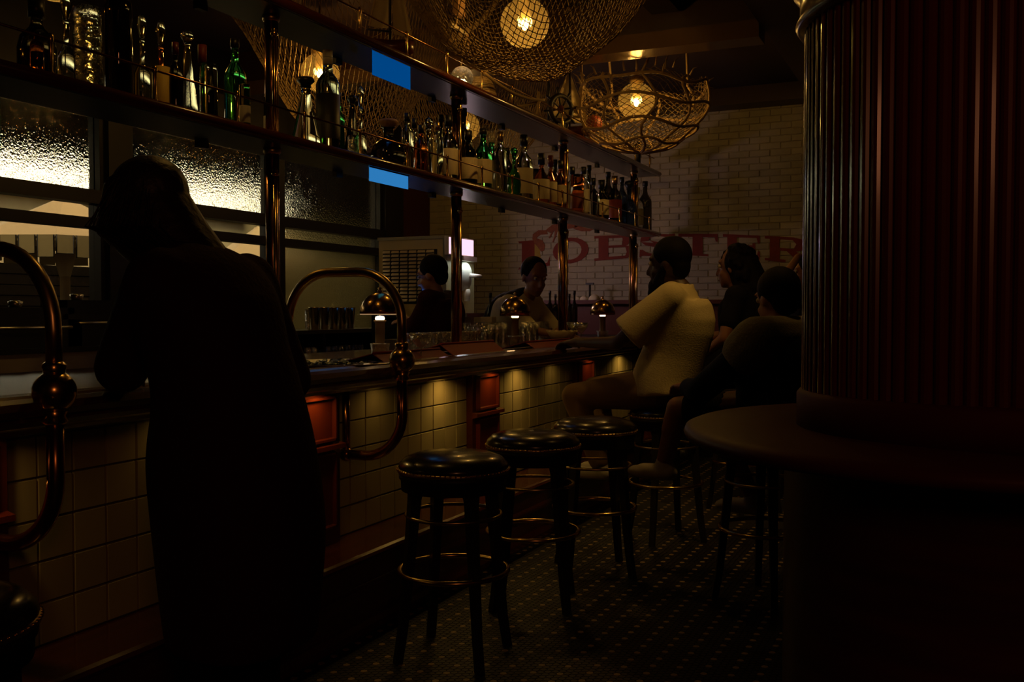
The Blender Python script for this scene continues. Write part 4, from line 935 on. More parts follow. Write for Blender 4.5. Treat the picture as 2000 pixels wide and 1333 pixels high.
# small flame coloured tea light
# left: cream back counter panel
t = thing('cream_counter', 'cream fronted work counter with dark top at the far left', 'counter', (-4.1, 3.2, 0))
zc_ = .0
MB().box((-.35, -1.6, 0), (-.02, .85, 1.14)).obj('body', mat('cream_panel', (.48, .40, .26), .5), t)
MB().box((-.37, -1.62, 1.14), (0, .87, 1.165)).obj('top', blackw, t); MB().box((-.02, -1.6, .85), (.0, .85, 1.0)).obj('rail', blackw, t)
for px, wv, hh, lb in ((30, .30, .20, 'low black kitchen machine at the far left of the cream counter'), (150, .16, .24, 'dark espresso-like machine with shiny top beside the woman')):
    X = -4.28; y = YX(px, X); t = thing('counter_appliance', lb, 'appliance', (X, y, 1.165))
    MB().box((-.12, -wv, 0), (.12, wv, hh * .7)).box((-.10, -wv * .9, hh * .7), (.10, wv * .9, hh)).obj('body', blackw, t)
    MB().lathe([(.03, hh), (.035, hh + .03), (.02, hh + .035)]).obj('lid', steel, t); MB().tube([(.12, -wv * .7, hh * .5), (.15, -wv * .7, hh * .5), (.15, wv * .7, hh * .5), (.12, wv * .7, hh * .5)], .008, 8).obj('handle', steel, t)

# soft-serve machine --------------------------------------------------------
v0 = atX(872, 470, -4.55); my = YX(872, -4.55)
t = thing('soft_serve_machine', 'tall metal soft serve machine with louvred side and glowing pink white header', 'machine', (-4.55, my, 0))
Lm = my / tan(atan(-4.55 / -my)) if 0 else None
wX = -(atY(740, 500, my).x) - 4.55; dY = YX(926, -4.55) - my
ztop = atY(760, 466, my).z; zb0 = atY(760, 600, my).z
MB().box((-wX, 0, 0), (0, dY, ztop)).obj('cabinet', mat('machine_side', (.62, .50, .24), .5, .1), t)
MB().box((-wX - .01, -.012, ztop - .02), (.012, dY + .01, ztop + .01)).obj('top_lip', grey_met, t)
MB().box((-.035, -.008, .3), (0, 0, ztop - .02)).obj('corner_strip', steel, t)
lv = MB().add([(0, 0, 0), (.078, 0, 0), (.078, -.002, .026), (0, -.002, .026), (0, -.018, .004), (.078, -.018, .004), (.078, -.004, .028), (0, -.004, .028)], [(0, 3, 2, 1), (4, 5, 6, 7), (0, 1, 5, 4), (1, 2, 6, 5), (2, 3, 7, 6), (3, 0, 4, 7)]).mesh('louvre'); lv.materials.append(mat('louvre_metal', (.62, .52, .36), .4, .4))
MB().box((-wX + .05, -.004, ztop - .66), (-.10, -.001, ztop - .12)).obj('louvre_backing', blackw, t)
nc = 6; cw = (wX - .17) / nc
for i in range(nc):
    for j in range(14):
        o = link('louvre', lv, t, (-wX + .055 + i * cw, -.004, ztop - .155 - j * .037)); o.scale = ((cw - .018) / .078, 1, 1)
# header light box on front (+X side)
hz0, hz1 = ztop - .17, ztop - .01
yh0, yh1 = YX(878, -4.50) - my, YX(925, -4.50) - my
MB().box((0, yh0 - .01, hz0 - .01), (.046, yh1 + .01, hz1 + .01)).obj('header_housing', white_p, t)
hm = emis('header_glow', (1, .62, .78), 1.25)
MB().box((.046, yh0, hz0), (.05, yh1, hz1)).obj('header_panel', hm, t)
MB().box((-.0, .02, hz0 - .06), (.09, yh1, hz0 - .012)).obj('hood', white_p, t)
MB().ell((.03, yh1 - .17, hz0 - .21), ((.06, 0, 0), (0, .14, 0), (0, 0, .15)), 20, 14).obj('dispensing_drum', white_p, t)
MB().tube([(.08, yh1 - .16, hz0 - .20), (.17, yh1 - .06, hz0 - .21)], [.022, .018], 12).obj('spout_handle', white_p, t)
MB().lathe([(.03, -.08), (.04, 0), (.03, .04)], (.06, yh1 - .17, hz0 - .38)).obj('nozzle', white_p, t)
MB().box((.0, .05, hz0 - .62), (.2, dY - .02, hz0 - .58)).obj('drip_tray', steel, t)
area('header_light', (-4.55 + .07, my + (yh0 + yh1) / 2, (hz0 + hz1) / 2), (0, R(-90), R(25)), .15, 6, (1, .66, .80), .4)
area('header_down_light', (-4.55 + .11, my + dY / 2, hz0 - .065), (0, 0, 0), .05, .8, (.8, .95, 1), .3)
# tablet the bartender taps
X = -4.14; y = YX(770, X)
t = thing('order_tablet', 'glowing blue tablet on a stand beneath the hand of the bartender with glasses', 'tablet', (X, y, 0))
MB().box((-.1, -.12, 0), (.1, .12, 1.0)).obj('pedestal', blackw, t)
MB().box((-.12, -.15, 1.0), (.12, .15, 1.29)).obj('stand', blackw, t)
MB().box((-.12, -.15, 1.27), (-.11, .15, 1.31)).box((-.12, -.15, 1.27), (.12, -.14, 1.31)).obj('housing', blackw, t)
MB().box((-.105, -.13, 1.29), (.105, .13, 1.292)).obj('screen', emis('tablet_screen', (.05, .25, 1), 5), t)

# ================================================================ COLUMN WITH STANDING TABLE
CXY = Vector((.055, 2.52, 0)); CR = .405
ct = thing('slatted_column', 'round mahogany column of vertical beaded slats with a circular standing ledge', 'column', CXY)
MB().lathe([(CR - .03, 0), (CR - .03, CZ)], seg=64).obj('core', darkwood, ct)
NS = 88; wsl = 2 * pi * CR / NS
b = MB(); prf = [(0, -wsl / 2), (.006, -wsl / 2 + .0022), (.0115, -wsl * .25), (.013, 0), (.0115, wsl * .25), (.006, wsl / 2 - .0022), (0, wsl / 2)]
vs = [(p[0], p[1], z) for z in (1.16, CZ) for p in prf]; m_ = len(prf)
b.add(vs, [(i, i + 1, m_ + i + 1, m_ + i) for i in range(m_ - 1)] + [tuple(range(m_)), tuple(m_ + i for i in reversed(range(m_))), (0, m_, 2 * m_ - 1, m_ - 1)], False)
sm_ = b.mesh('slat'); sm_.materials.append(mat('column_mahogany', (.16, .020, .008), .27, coat=.35, noise=(4, .25, (.07, .012, .006)), stretch=(1, 1, .2)))
for k in range(NS):
    a = 2 * pi * k / NS; o = link('slat', sm_, ct, ((CR - .012) * cos(a), (CR - .012) * sin(a), 0)); o.rotation_euler = (0, 0, a)
MB().lathe([(CR - .02, 2.02), (CR + .012, 2.02), (CR + .022, 2.035), (CR + .012, 2.05), (CR + .012, 2.10), (CR + .03, 2.12), (CR - .02, 2.13)], seg=72).obj('collar_band', mahog, ct)
MB().lathe([(CR - .02, 1.075), (CR + .012, 1.075), (CR + .012, 1.15), (CR + .004, 1.16), (CR - .02, 1.165)], seg=72).obj('base_band', mat('base_band_wood', (.09, .010, .005), .6, spec=.12), ct)
MB().lathe([(CR - .02, 1.035), (.665, 1.035), (.682, 1.043), (.687, 1.055), (.682, 1.068), (.665, 1.075), (CR - .02, 1.075)], seg=80).obj('ledge', mat('worn_ledge_wood', (.09, .014, .006), .5, spec=.2), ct)
MB().lathe([(CR - .02, .0), (.46, .0), (.46, .12), (.445, .14), (.445, .98), (.47, 1.0), (.50, 1.035), (CR - .02, 1.035)], seg=72).obj('base_drum', mahog, ct)
MB().tube([(-.60, .05, 1.035), (-.60, .05, .99), (-.62, .05, .975), (-.64, .05, .99), (-.645, .05, 1.0)], .006, 8).obj('bag_hook', brass, ct)

# ================================================================ PEOPLE
DG = None
def remesh(b, vox, name, m, sm=3, smooth_fac=.5):
    me = bpy.data.meshes.new(name); me.from_pydata(b.v, [], b.f); o = bpy.data.objects.new('tmp', me); COL.objects.link(o)
    r_ = o.modifiers.new('r', 'REMESH'); r_.mode = 'VOXEL'; r_.voxel_size = vox
    if sm: s_ = o.modifiers.new('s', 'SMOOTH'); s_.factor = smooth_fac; s_.iterations = sm
    dg = bpy.context.evaluated_depsgraph_get(); dg.update()
    out = bpy.data.meshes.new_from_object(o.evaluated_get(dg)); bpy.data.objects.remove(o); bpy.data.meshes.remove(me)
    out.name = name; out.materials.clear(); out.materials.append(m)
    out.polygons.foreach_set('use_smooth', [True] * len(out.polygons)); return out
def skin(n, c): return mat('skin_%s' % n, c, .5)
def frame(fd, up=Vector((0, 0, 1))):
    f = Vector(fd).normalized(); s_ = up.cross(f).normalized(); u = f.cross(s_); return f, s_, u
def head(b, c, fd, up=Vector((0, 0, 1)), k=1.0):
    f, s_, u = frame(fd, up); c = Vector(c)
    b.ell(c + u * .025 * k - f * .012 * k, (f * .098 * k, s_ * .077 * k, u * .100 * k), 20, 14)
    b.ell(c + f * .03 * k - u * .05 * k, (f * .068 * k, s_ * .058 * k, u * .072 * k), 16, 10)
    b.ell(c + f * .068 * k - u * .098 * k, (f * .024 * k, s_ * .028 * k, u * .020 * k))
    b.cap(c + f * .086 * k + u * .01 * k, .009 * k, c + f * .108 * k - u * .032 * k, .015 * k)
    for q in (-1, 1):
        b.ell(c + s_ * .078 * k * q - u * .01 * k - f * .005 * k, (f * .018 * k, s_ * .008 * k, u * .032 * k))
        b.cap(c + f * .086 * k + u * .036 * k + s_ * .015 * q * k, .009 * k, c + f * .076 * k + u * .036 * k + s_ * .05 * q * k, .008 * k)
        b.ell(c + f * .064 * k - u * .035 * k + s_ * .035 * q * k, (f * .022 * k, s_ * .02 * k, u * .02 * k))
    b.cap(c + f * .090 * k - u * .064 * k - s_ * .016 * k, .0075 * k, c + f * .090 * k - u * .064 * k + s_ * .016 * k, .0075 * k)
    b.cap(c + f * .088 * k - u * .076 * k - s_ * .013 * k, .008 * k, c + f * .088 * k - u * .076 * k + s_ * .013 * k, .008 * k)
def face_parts(t, c, fd, up=Vector((0, 0, 1)), k=1.0, lips=(.18, .05, .03)):
    f, s_, u = frame(fd, up); c = Vector(c)
    for q in (-1, 1):
        p = c + f * .080 * k + u * .012 * k + s_ * .032 * q * k
        MB().sph(p, .0125 * k, 12, 8).obj('eye', mat('eye_white', (.5, .45, .38), .2), t)
        MB().sph(p + f * .0085 * k, .006 * k, 10, 6).obj('iris', mat('iris_dark', (.02, .012, .008), .15), t)
    MB().ell(c + f * .0955 * k - u * .070 * k, (f * .006 * k, s_ * .022 * k, u * .006 * k)).obj('mouth', mat('lips', lips, .45), t)
def hand(b, w_, dr, palm_n, curl=.5, side=1, k=1.0):
    """w_ wrist, dr direction of the hand, palm_n normal out of the palm, side: which side the thumb leaves"""
    d = Vector(dr).normalized(); n = Vector(palm_n); n = (n - d * n.dot(d)).normalized(); s_ = d.cross(n) * side; w_ = Vector(w_)
    b.ell(w_ + d * .050 * k, (d * .052 * k, s_ * .041 * k, n * .016 * k))
    b.cap(w_, .026 * k, w_ + d * .03 * k, .026 * k)
    for i, (off, ln) in enumerate(((-.030, .062), (-.010, .078), (.010, .083), (.029, .074))):
        p = w_ + d * .088 * k + s_ * off * -1 * k; a = 0; pts = [p]
        for j, fr in enumerate((.45, .32, .26)):
            a += curl * (.5 + .35 * j); pts.append(pts[-1] + (d * cos(a) + n * sin(a)) * ln * fr * k)
        b.chain(pts, [.0098 * k, .0088 * k, .0080 * k, .0072 * k], 8)
    p = w_ + d * .025 * k + s_ * .030 * k; q = p + (d * .55 + s_ * .7 + n * .35).normalized() * .042 * k; r_ = q + (d * .85 + s_ * .25 + n * .45).normalized() * .032 * k
    b.chain([p, q, r_], [.014 * k, .0105 * k, .0085 * k], 8)
def shoe(b, ankle, fd, k=1.0):
    f, s_, u = frame(fd); a = Vector(ankle)
    b.cap(a, .045 * k, a - u * .04 * k, .045 * k); b.cap(a - u * .045 * k - f * .03 * k, .042 * k, a - u * .05 * k + f * .12 * k, .040 * k); b.ell(a - u * .055 * k + f * .14 * k, (f * .07 * k, s_ * .048 * k, u * .032 * k))
V = Vector
def loftE(b, rings, seg=28, sub=3):
    """elliptical loft: rings of (centre, forward radius, side radius), Catmull-Rom smoothed"""
    def cr(p0, p1, p2, p3, t): return .5 * ((2 * p1) + (p2 - p0) * t + (2 * p0 - 5 * p1 + 4 * p2 - p3) * t * t + (3 * p1 - p0 - 3 * p2 + p3) * t ** 3)
    R_ = []; n = len(rings)
    for i in range(n - 1):
        g = [rings[max(i - 1, 0)], rings[i], rings[i + 1], rings[min(i + 2, n - 1)]]
        for k in range(sub):
            t = k / sub; R_.append((cr(g[0][0], g[1][0], g[2][0], g[3][0], t), cr(g[0][1], g[1][1], g[2][1], g[3][1], t), cr(g[0][2], g[1][2], g[2][2], g[3][2], t)))
    R_.append(rings[-1]); m = len(R_); vs = []
    for i, (c, rf, rs) in enumerate(R_):
        tg = (R_[min(i + 1, m - 1)][0] - R_[max(i - 1, 0)][0]).normalized(); sd = V((0, 1, 0)); fw = sd.cross(tg).normalized()
        for k in range(seg):
            a = 2 * pi * k / seg; ca, sa = cos(a), sin(a); e = .85
            vs.append(c + fw * rf * math.copysign(abs(ca) ** e, ca) + sd * rs * math.copysign(abs(sa) ** e, sa))
    fs = [(i * seg + k, i * seg + (k + 1) % seg, (i + 1) * seg + (k + 1) % seg, (i + 1) * seg + k) for i in range(m - 1) for k in range(seg)]
    fs += [tuple(reversed(range(seg))), tuple((m - 1) * seg + k for k in range(seg))]
    b.add(vs, fs, True)
def person(name_lbl, loc, hd, J, sk, cloth, hair=None, vox=.010, base_extra=None, group=None):
    """J: joint dict in local frame (x forward, y left, z up)."""
    t = thing('person', name_lbl, 'person', loc, hd)
    b = MB(); P_ = {k: V(v) if not isinstance(v, (int, float)) else v for k, v in J.items()}
    gk = P_.get('girth', 1.0)
    # trunk
    pel, sp, chs, nk = P_['pelvis'], P_['spine'], P_['chest'], P_['neck']
    sm_ = (P_['shL'] + P_['shR']) / 2; sw = abs(P_['shL'].y - P_['shR'].y) / 2
    loftE(b, [(pel - V((0, 0, .09)), .08 * gk, .12 * gk), (pel, .115 * gk, .16 * gk), (sp, .10 * gk, .135 * gk), (chs, .115 * gk, .16 * gk), (sm_ - V((0, 0, .03)), .085 * gk, sw * .95), (nk - V((0, 0, .01)), .055, .06)])
    for s_ in 'LR': b.cap(nk - V((0, 0, .05)), .05, P_['sh' + s_], .052)
    hc = P_['head']; b.cap(nk - V((0, 0, .04)), .062, hc - V((0, 0, .06)), .055)
    up = V(J.get('up', (0, 0, 1))).normalized(); fd = V(J['look'])
    hk = J.get('hk', 1.0); head(b, hc, fd, up, hk)
    for s_ in 'LR':
        q = 1 if s_ == 'L' else -1
        b.chain([P_['sh' + s_], P_['el' + s_], P_['ha' + s_]], [.052 * gk, .040, .026], 12)
        dr = V(J.get('hd' + s_, P_['ha' + s_] - P_['el' + s_])); hand(b, P_['ha' + s_], dr, V(J.get('pn' + s_, (0, 0, -1))), J.get('curl', .5), -q, hk)
        b.chain([P_['hip' + s_], P_['kn' + s_], P_['an' + s_]], [.088 * gk, .058, .040], 14)
        b.cap(P_['kn' + s_].lerp(P_['an' + s_], .15), .058, P_['kn' + s_].lerp(P_['an' + s_], .4), .056)
        fdv = V(J.get('toe', (1, 0, 0))); a = P_['an' + s_]; b.cap(a - V((0, 0, .035)) - fdv * .02, .034, a - V((0, 0, .045)) + fdv * .13, .028)
    bo_ = link('body', remesh(b, vox, 'body', sk, 3), t)
    face_parts(t, hc, fd, up, hk)
    for (nm, fnc, m, vx) in cloth:
        if nm == 'shoes':
            for s_ in 'LR': cb = MB(); shoe(cb, P_['an' + s_], (1, 0, 0)); link('shoe', remesh(cb, vx, 'shoe', m, 4), t)
            continue
        cb = MB(); fnc(cb, P_)
        link(nm, remesh(cb, vx, nm, m, 9 if 'shirt' in nm or 'top' in nm or 'jacket' in nm or 'coat' in nm else 4), t)
    if hair:
        cb = MB(); P_['hk'] = hk; hair[0](cb, P_, fd, up); link('hair', remesh(cb, hair[2] if len(hair) > 2 else .008, 'hair', hair[1], 2), t)
    return t
def trunk(b, P_, g=1.0, low=.0, yw=1.0, loose=.018):
    gk = P_.get('girth', 1.0) * g; L = loose
    pel, sp, chs, nk = P_['pelvis'], P_['spine'], P_['chest'], P_['neck']; sm_ = (P_['shL'] + P_['shR']) / 2; sw = abs(P_['shL'].y - P_['shR'].y) / 2
    loftE(b, [(pel + V((0, 0, low - .09)), .135 * gk + L, (.178 * gk + L) * yw), (pel + V((0, 0, low)), .13 * gk + L, (.170 * gk + L) * yw), (sp, .122 * gk + L, (.155 * gk + L) * yw), (chs, .128 * gk + L, (.172 * gk + L) * yw), (sm_ - V((0, 0, .02)), .095 * gk + L, (sw + .02 + L) * yw), (nk.lerp(sm_, .25), .065 + L, .10 + L), (nk - V((0, 0, .0)), .058, .062)])
    for s_ in 'LR': b.chain([chs.lerp(sm_, .5), P_['sh' + s_]], [.09 * gk, .07 * gk], 14); b.cap(nk - V((0, 0, .06)), .055, P_['sh' + s_] , .064)
def sleeve(b, P_, s_, frac, r0, r1):
    a, e = P_['sh' + s_], P_['el' + s_]; h = P_['ha' + s_]
    if frac <= 1: b.cap(a, r0, a.lerp(e, frac), r1)
    else: b.cap(a, r0, e, (r0 + r1) / 2); b.cap(e, (r0 + r1) / 2, e.lerp(h, frac - 1), r1)
def polo(b, P_):
    trunk(b, P_, 1.05, .03, loose=.025)
    for s_ in 'LR':
        a, e = P_['sh' + s_], P_['el' + s_]; b.sph(a, .092, 16, 10); b.tube([a, a.lerp(e, .35), a.lerp(e, .80)], [.090, .098, .112], 20)
    b.lathe([(.075, -.02), (.072, .03), (.062, .03), (.064, -.02)], tuple(P_['neck'] - V((0, 0, .03))), 16)
def longtop(b, P_):
    trunk(b, P_, 1.03, .04)
    for s_ in 'LR': sleeve(b, P_, s_, 1.85, .070, .040)
def shorttop(b, P_):
    trunk(b, P_, 1.03, .04)
    for s_ in 'LR': sleeve(b, P_, s_, .6, .070, .066)
def trousers(b, P_):
    gk = P_.get('girth', 1.0)
    b.ell(P_['pelvis'] + V((0, 0, .0)), ((.132 * gk, 0, 0), (0, .172 * gk, 0), (0, 0, .115)), 18, 12)
    for s_ in 'LR':
        b.chain([P_['hip' + s_], P_['kn' + s_], P_['kn' + s_].lerp(P_['an' + s_], .93)], [.102 * gk, .078, .062], 16)
def shorts(b, P_):
    b.ell(P_['pelvis'], ((.13, 0, 0), (0, .17, 0), (0, 0, .11)), 18, 12)
    for s_ in 'LR': b.cap(P_['hip' + s_], .10, P_['hip' + s_].lerp(P_['kn' + s_], .8), .085)
def shoes(b, P_):
    for s_ in 'LR': shoe(b, P_['an' + s_], (1, 0, 0))
def short_hair(b, P_, fd, up):
    f, s_, u = frame(fd, up); c = P_['head']
    h = P_.get('hk', 1); b.ell(c + (u * .042 - f * .024) * h, (f * .100 * h, s_ * .090 * h, u * .096 * h), 20, 14); b.ell(c - (f * .055 + u * .01) * h, (f * .055 * h, s_ * .072 * h, u * .075 * h))
def buzz_hair(b, P_, fd, up):
    f, s_, u = frame(fd, up); c = P_['head']; h = P_.get('hk', 1); b.ell(c + (u * .036 - f * .024) * h, (f * .098 * h, s_ * .086 * h, u * .096 * h), 20, 14)
def beard_(b, P_, fd, up, h=1.0):
    f, s_, u = frame(fd, up); c = P_['head']
    b.ell(c + (f * .062 - u * .104) * h, (f * .055 * h, s_ * .06 * h, u * .05 * h)); b.ell(c + (f * .086 - u * .14) * h, (f * .038 * h, s_ * .042 * h, u * .045 * h))
    for q in (-1, 1): b.cap(c + (f * .01 - u * .02 + s_ * q * .068) * h, .018 * h, c + (f * .05 - u * .085 + s_ * q * .047) * h, .028 * h)
blk_hair = mat('black_hair', (.006, .004, .004), .7, spec=.1); brn_hair = mat('dark_brown_hair', (.022, .009, .006), .5, bump=(40, .4))
# --- seated default
def seated(**k):
    J = dict(pelvis=(0, 0, .90), spine=(-.05, 0, 1.10), chest=(-.04, 0, 1.33), neck=(0, 0, 1.53), head=(.05, 0, 1.65), look=(1, 0, -.05),
             shL=(-.02, .19, 1.45), shR=(-.02, -.19, 1.45), elL=(.18, .26, 1.18), elR=(.18, -.26, 1.18), haL=(.42, .12, 1.15), haR=(.42, -.12, 1.15),
             hipL=(.02, .09, .89), hipR=(.02, -.09, .89), knL=(.45, .13, .87), knR=(.45, -.13, .87), anL=(.38, .12, .42), anR=(.38, -.12, .42)); J.update(k); return J
cream_polo = mat('cream_polo_knit', (.50, .42, .22), .85, spec=.12, bump=(120, .2))
t = person('bearded person in a cream polo shirt seated at the bar leaning on the counter', (-1.56, 5.60, 0), pi,
    seated(hk=1.18, pelvis=(.0, 0, .92), spine=(-.05, 0, 1.10), chest=(-.09, 0, 1.30), neck=(-.09, 0, 1.51), head=(-.01, 0, 1.625), shL=(-.075, .20, 1.42), shR=(-.05, -.2, 1.42), elL=(.22, .26, 1.16), elR=(.28, -.2, 1.16), haL=(.52, .10, 1.155), haR=(.56, -.10, 1.155),
           knL=(.52, .16, .84), knR=(.5, -.14, .86), anL=(.36, .14, .43), anR=(.38, -.12, .43), look=(1, .0, -.12), girth=1.22, pnL=(0, 0, -1), pnR=(0, 0, -1)),
    skin('brown', (.05, .021, .011)),
    [('polo_shirt', polo, cream_polo, .011), ('trousers', trousers, mat('tan_trousers', (.20, .13, .06), .85, spec=.12), .012), ('shoes', shoes, mat('pale_shoes', (.4, .36, .28), .6), .010),
     ('beard', lambda b, P_: beard_(b, P_, (1, 0, -.12), V((0, 0, 1)), 1.18), blk_hair, .007)], (short_hair, blk_hair))
def curly(b, P_, fd, up):
    f, s_, u = frame(fd, up); c = P_['head']; b.ell(c + u * .03 - f * .035, (f * .11, s_ * .11, u * .115), 20, 14)
    b.chain([c - f * .06, c - f * .12 - u * .16, c - f * .15 - u * .30], [.11, .12, .09], 14)
    for k in range(90):
        a = random.uniform(0, 2 * pi); e = random.uniform(-.2, 1.4); p = c + u * (.03 + .115 * sin(e)) - f * .035 + (f * cos(a) * .11 + s_ * sin(a) * .11) * cos(e)
        if (p - c).dot(f) > .075 and (p - c).dot(u) < .06: continue
        b.sph(p, random.uniform(.014, .024), 8, 6)
    for k in range(70):
        q = random.random(); a = random.uniform(0, 2 * pi); p = c - f * (.07 + .09 * q) - u * .3 * q + (f * cos(a) * .5 + s_ * sin(a)) * .12; b.sph(p, .022, 8, 6)
t = person('person with long dark curly hair in a black short-sleeved top behind the cream polo', (-1.33, 6.55, 0), R(170), seated(girth=1.1, hk=1.15, head=(.03, 0, 1.64), elL=(-.02, .30, 1.17), haL=(.2, .24, 1.02), shL=(-.06, .20, 1.44)),
    skin('tan', (.22, .09, .045)), [('black_top', shorttop, mat('black_cloth', (.008, .007, .010), .85, spec=.12), .012), ('trousers', trousers, mat('black_trousers', (.008, .007, .008), .85, spec=.12), .013), ('shoes', shoes, mat('dark_shoes', (.012, .01, .01), .5), .011)], (curly, blk_hair, .009))
# jacket person, nearer
def jacket(b, P_):
    trunk(b, P_, 1.12, -.03)
    for s_ in 'LR': sleeve(b, P_, s_, 1.8, .080, .05)
def yoke(b, P_):
    nk = P_['neck']
    for s_ in 'LR': b.cap(nk - V((.02, 0, .055)), .115, P_['sh' + s_] + V((-.01, 0, .010)), .118); b.cap(P_['sh' + s_] + V((-.01, 0, .010)), .118, P_['sh' + s_].lerp(P_['el' + s_], .15), .112)
t = person('person in navy jacket with grey knitted yoke and bare calf, seated nearest the column', (-.74, 4.66, 0), R(165),
    seated(pelvis=(0, 0, .89), spine=(-.02, 0, 1.02), chest=(.02, 0, 1.12), neck=(.02, -.02, 1.27), head=(.06, -.06, 1.405), shL=(.02, .25, 1.20), shR=(.0, -.25, 1.20), elL=(.26, .31, .98), elR=(.20, -.28, 1.0), haL=(.42, .16, .98), haR=(.40, -.16, .98),
           hipL=(.02, .10, .88), knL=(.44, .20, .88), anL=(.54, .16, .60), anR=(.22, -.16, .42), look=(.8, -.4, -.2), girth=1.35, hk=1.1),
    skin('ruddy', (.24, .09, .045)), [('navy_jacket', jacket, mat('navy_cloth', (.007, .009, .020), .85, spec=.12), .013), ('grey_yoke', yoke, mat('grey_knit', (.17, .15, .11), .9, spec=.12, bump=(90, .4)), .011),
      ('shorts', shorts, mat('black_shorts', (.008, .007, .009), .85, spec=.12), .013), ('shoes', shoes, mat('white_socked_shoes', (.42, .38, .32), .7), .010)], (short_hair, blk_hair))
# person scratching head behind
t = person('person with raised bare arm touching dark hair, beside the column', (-1.0, 7.3, 0), R(200),
    seated(head=(.0, -.02, 1.62), elL=(.34, .40, 1.42), haL=(.12, .28, 1.72), hdL=(-.4, -.8, .2), shL=(-.02, .19, 1.43), look=(1, .1, 0), neck=(-.02, 0, 1.5)),
    skin('peach', (.34, .15, .07)), [('dark_shirt', shorttop, mat('dark_cloth', (.010, .009, .012), .85, spec=.12), .013), ('trousers', trousers, mat('black_trousers', (.008, .007, .008), .85, spec=.12), .014), ('shoes', shoes, mat('dark_shoes', (.012, .01, .01), .5), .012)],
    (short_hair, blk_hair), vox=.011)
o = copy_tree(st0); o.location = (-1.0, 7.3, 0); o['label'] = 'bar stool under the person with raised bare arm'; o['group'] = 'bar stools along the counter'
# bartender with glasses
def standing(**k):
    J = dict(pelvis=(0, 0, .96), spine=(0, 0, 1.14), chest=(0, 0, 1.33), neck=(.02, 0, 1.50), head=(.06, 0, 1.62), look=(1, 0, -.2), shL=(0, .19, 1.43), shR=(0, -.19, 1.43), elL=(.05, .25, 1.14), elR=(.05, -.25, 1.14),
             haL=(.28, .15, 1.2), haR=(.28, -.15, 1.2), hipL=(0, .09, .94), hipR=(0, -.09, .94), knL=(.03, .10, .50), knR=(.02, -.10, .50), anL=(0, .11, .09), anR=(0, -.11, .09)); J.update(k); return J
darkred = mat('dark_red_shirt', (.045, .008, .007), .85, spec=.12)
t = person('bartender with glasses in dark red shirt tapping a glowing tablet', (-3.66, 6.62, 0), R(186),
    standing(hk=1.15, head=(.05, 0, 1.625), look=(1, 0, -.28), elL=(.10, .23, 1.22), haL=(.33, .16, 1.385), hdL=(1, -.1, .35), elR=(.1, -.24, 1.2), haR=(.25, -.1, 1.25), chest=(-.02, 0, 1.34), girth=1.22, neck=(.0, 0, 1.49)),
    skin('fair', (.42, .22, .13)), [('shirt', lambda b, P_: (trunk(b, P_, 1.02, .03), [sleeve(b, P_, s_, 1.15, .072, .056) for s_ in 'LR']), darkred, .011), ('trousers', trousers, mat('black_trousers', (.008, .007, .008), .85, spec=.12), .014), ('shoes', shoes, mat('dark_shoes', (.012, .01, .01), .5), .012)], (short_hair, blk_hair))
f, s_, u = frame((1, 0, -.28)); c = V((.05, 0, 1.625)); gb = MB()
for q in (-1, 1):
    gb.tube([c + f * .108 + u * .012 + s_ * .034 * q + (s_ * .025 * cos(a) + u * .018 * sin(a)) for a in [2 * pi * k / 16 for k in range(16)]], .003, 6, closed=True); gb.tube([c + f * .108 + u * .018 + s_ * .058 * q, c + u * .01 + s_ * .084 * q], .003, 6)
gb.tube([c + f * .109 + u * .015 - s_ * .01, c + f * .109 + u * .015 + s_ * .01], .003, 6); gb.obj('glasses', cap_k, t)
# bartender in white shirt and dark vest
white_sh = mat('white_shirt', (.50, .44, .30), .85, spec=.12)
def shirtL(b, P_):
    trunk(b, P_, 1.0, .02)
    for s_ in 'LR': sleeve(b, P_, s_, 1.0, .078, .070)
def vest(b, P_):
    trunk(b, {**P_, 'shL': P_['shL'].lerp(P_['neck'], .45) - V((.05, 0, .02)), 'shR': P_['shR'].lerp(P_['neck'], .45) - V((.05, 0, .02)), 'chest': P_['chest'] - V((.045, 0, .0))}, 1.05, .02, .86)
t = person('bartender with shaved head in white shirt and dark vest bending over the counter', (-3.62, 7.62, 0), R(-8),
    standing(hk=1.28, pelvis=(-.06, 0, .97), spine=(.02, 0, 1.13), chest=(.17, 0, 1.32), neck=(.30, 0, 1.50), head=(.385, -.03, 1.635), look=(.75, -.45, -.30), shL=(.22, .22, 1.42), shR=(.25, -.22, 1.40), elL=(.42, .26, 1.18), elR=(.50, -.26, 1.19), haL=(.62, .12, 1.15), haR=(.72, -.18, 1.15), girth=1.28),
    skin('olive', (.24, .11, .055)), [('white_shirt', shirtL, white_sh, .011), ('dark_vest', vest, mat('dark_vest_cloth', (.010, .010, .014), .8, spec=.12), .012), ('trousers', trousers, mat('black_trousers', (.008, .007, .008), .85, spec=.12), .014), ('shoes', shoes, mat('dark_shoes', (.012, .01, .01), .5), .012)], (buzz_hair, blk_hair))
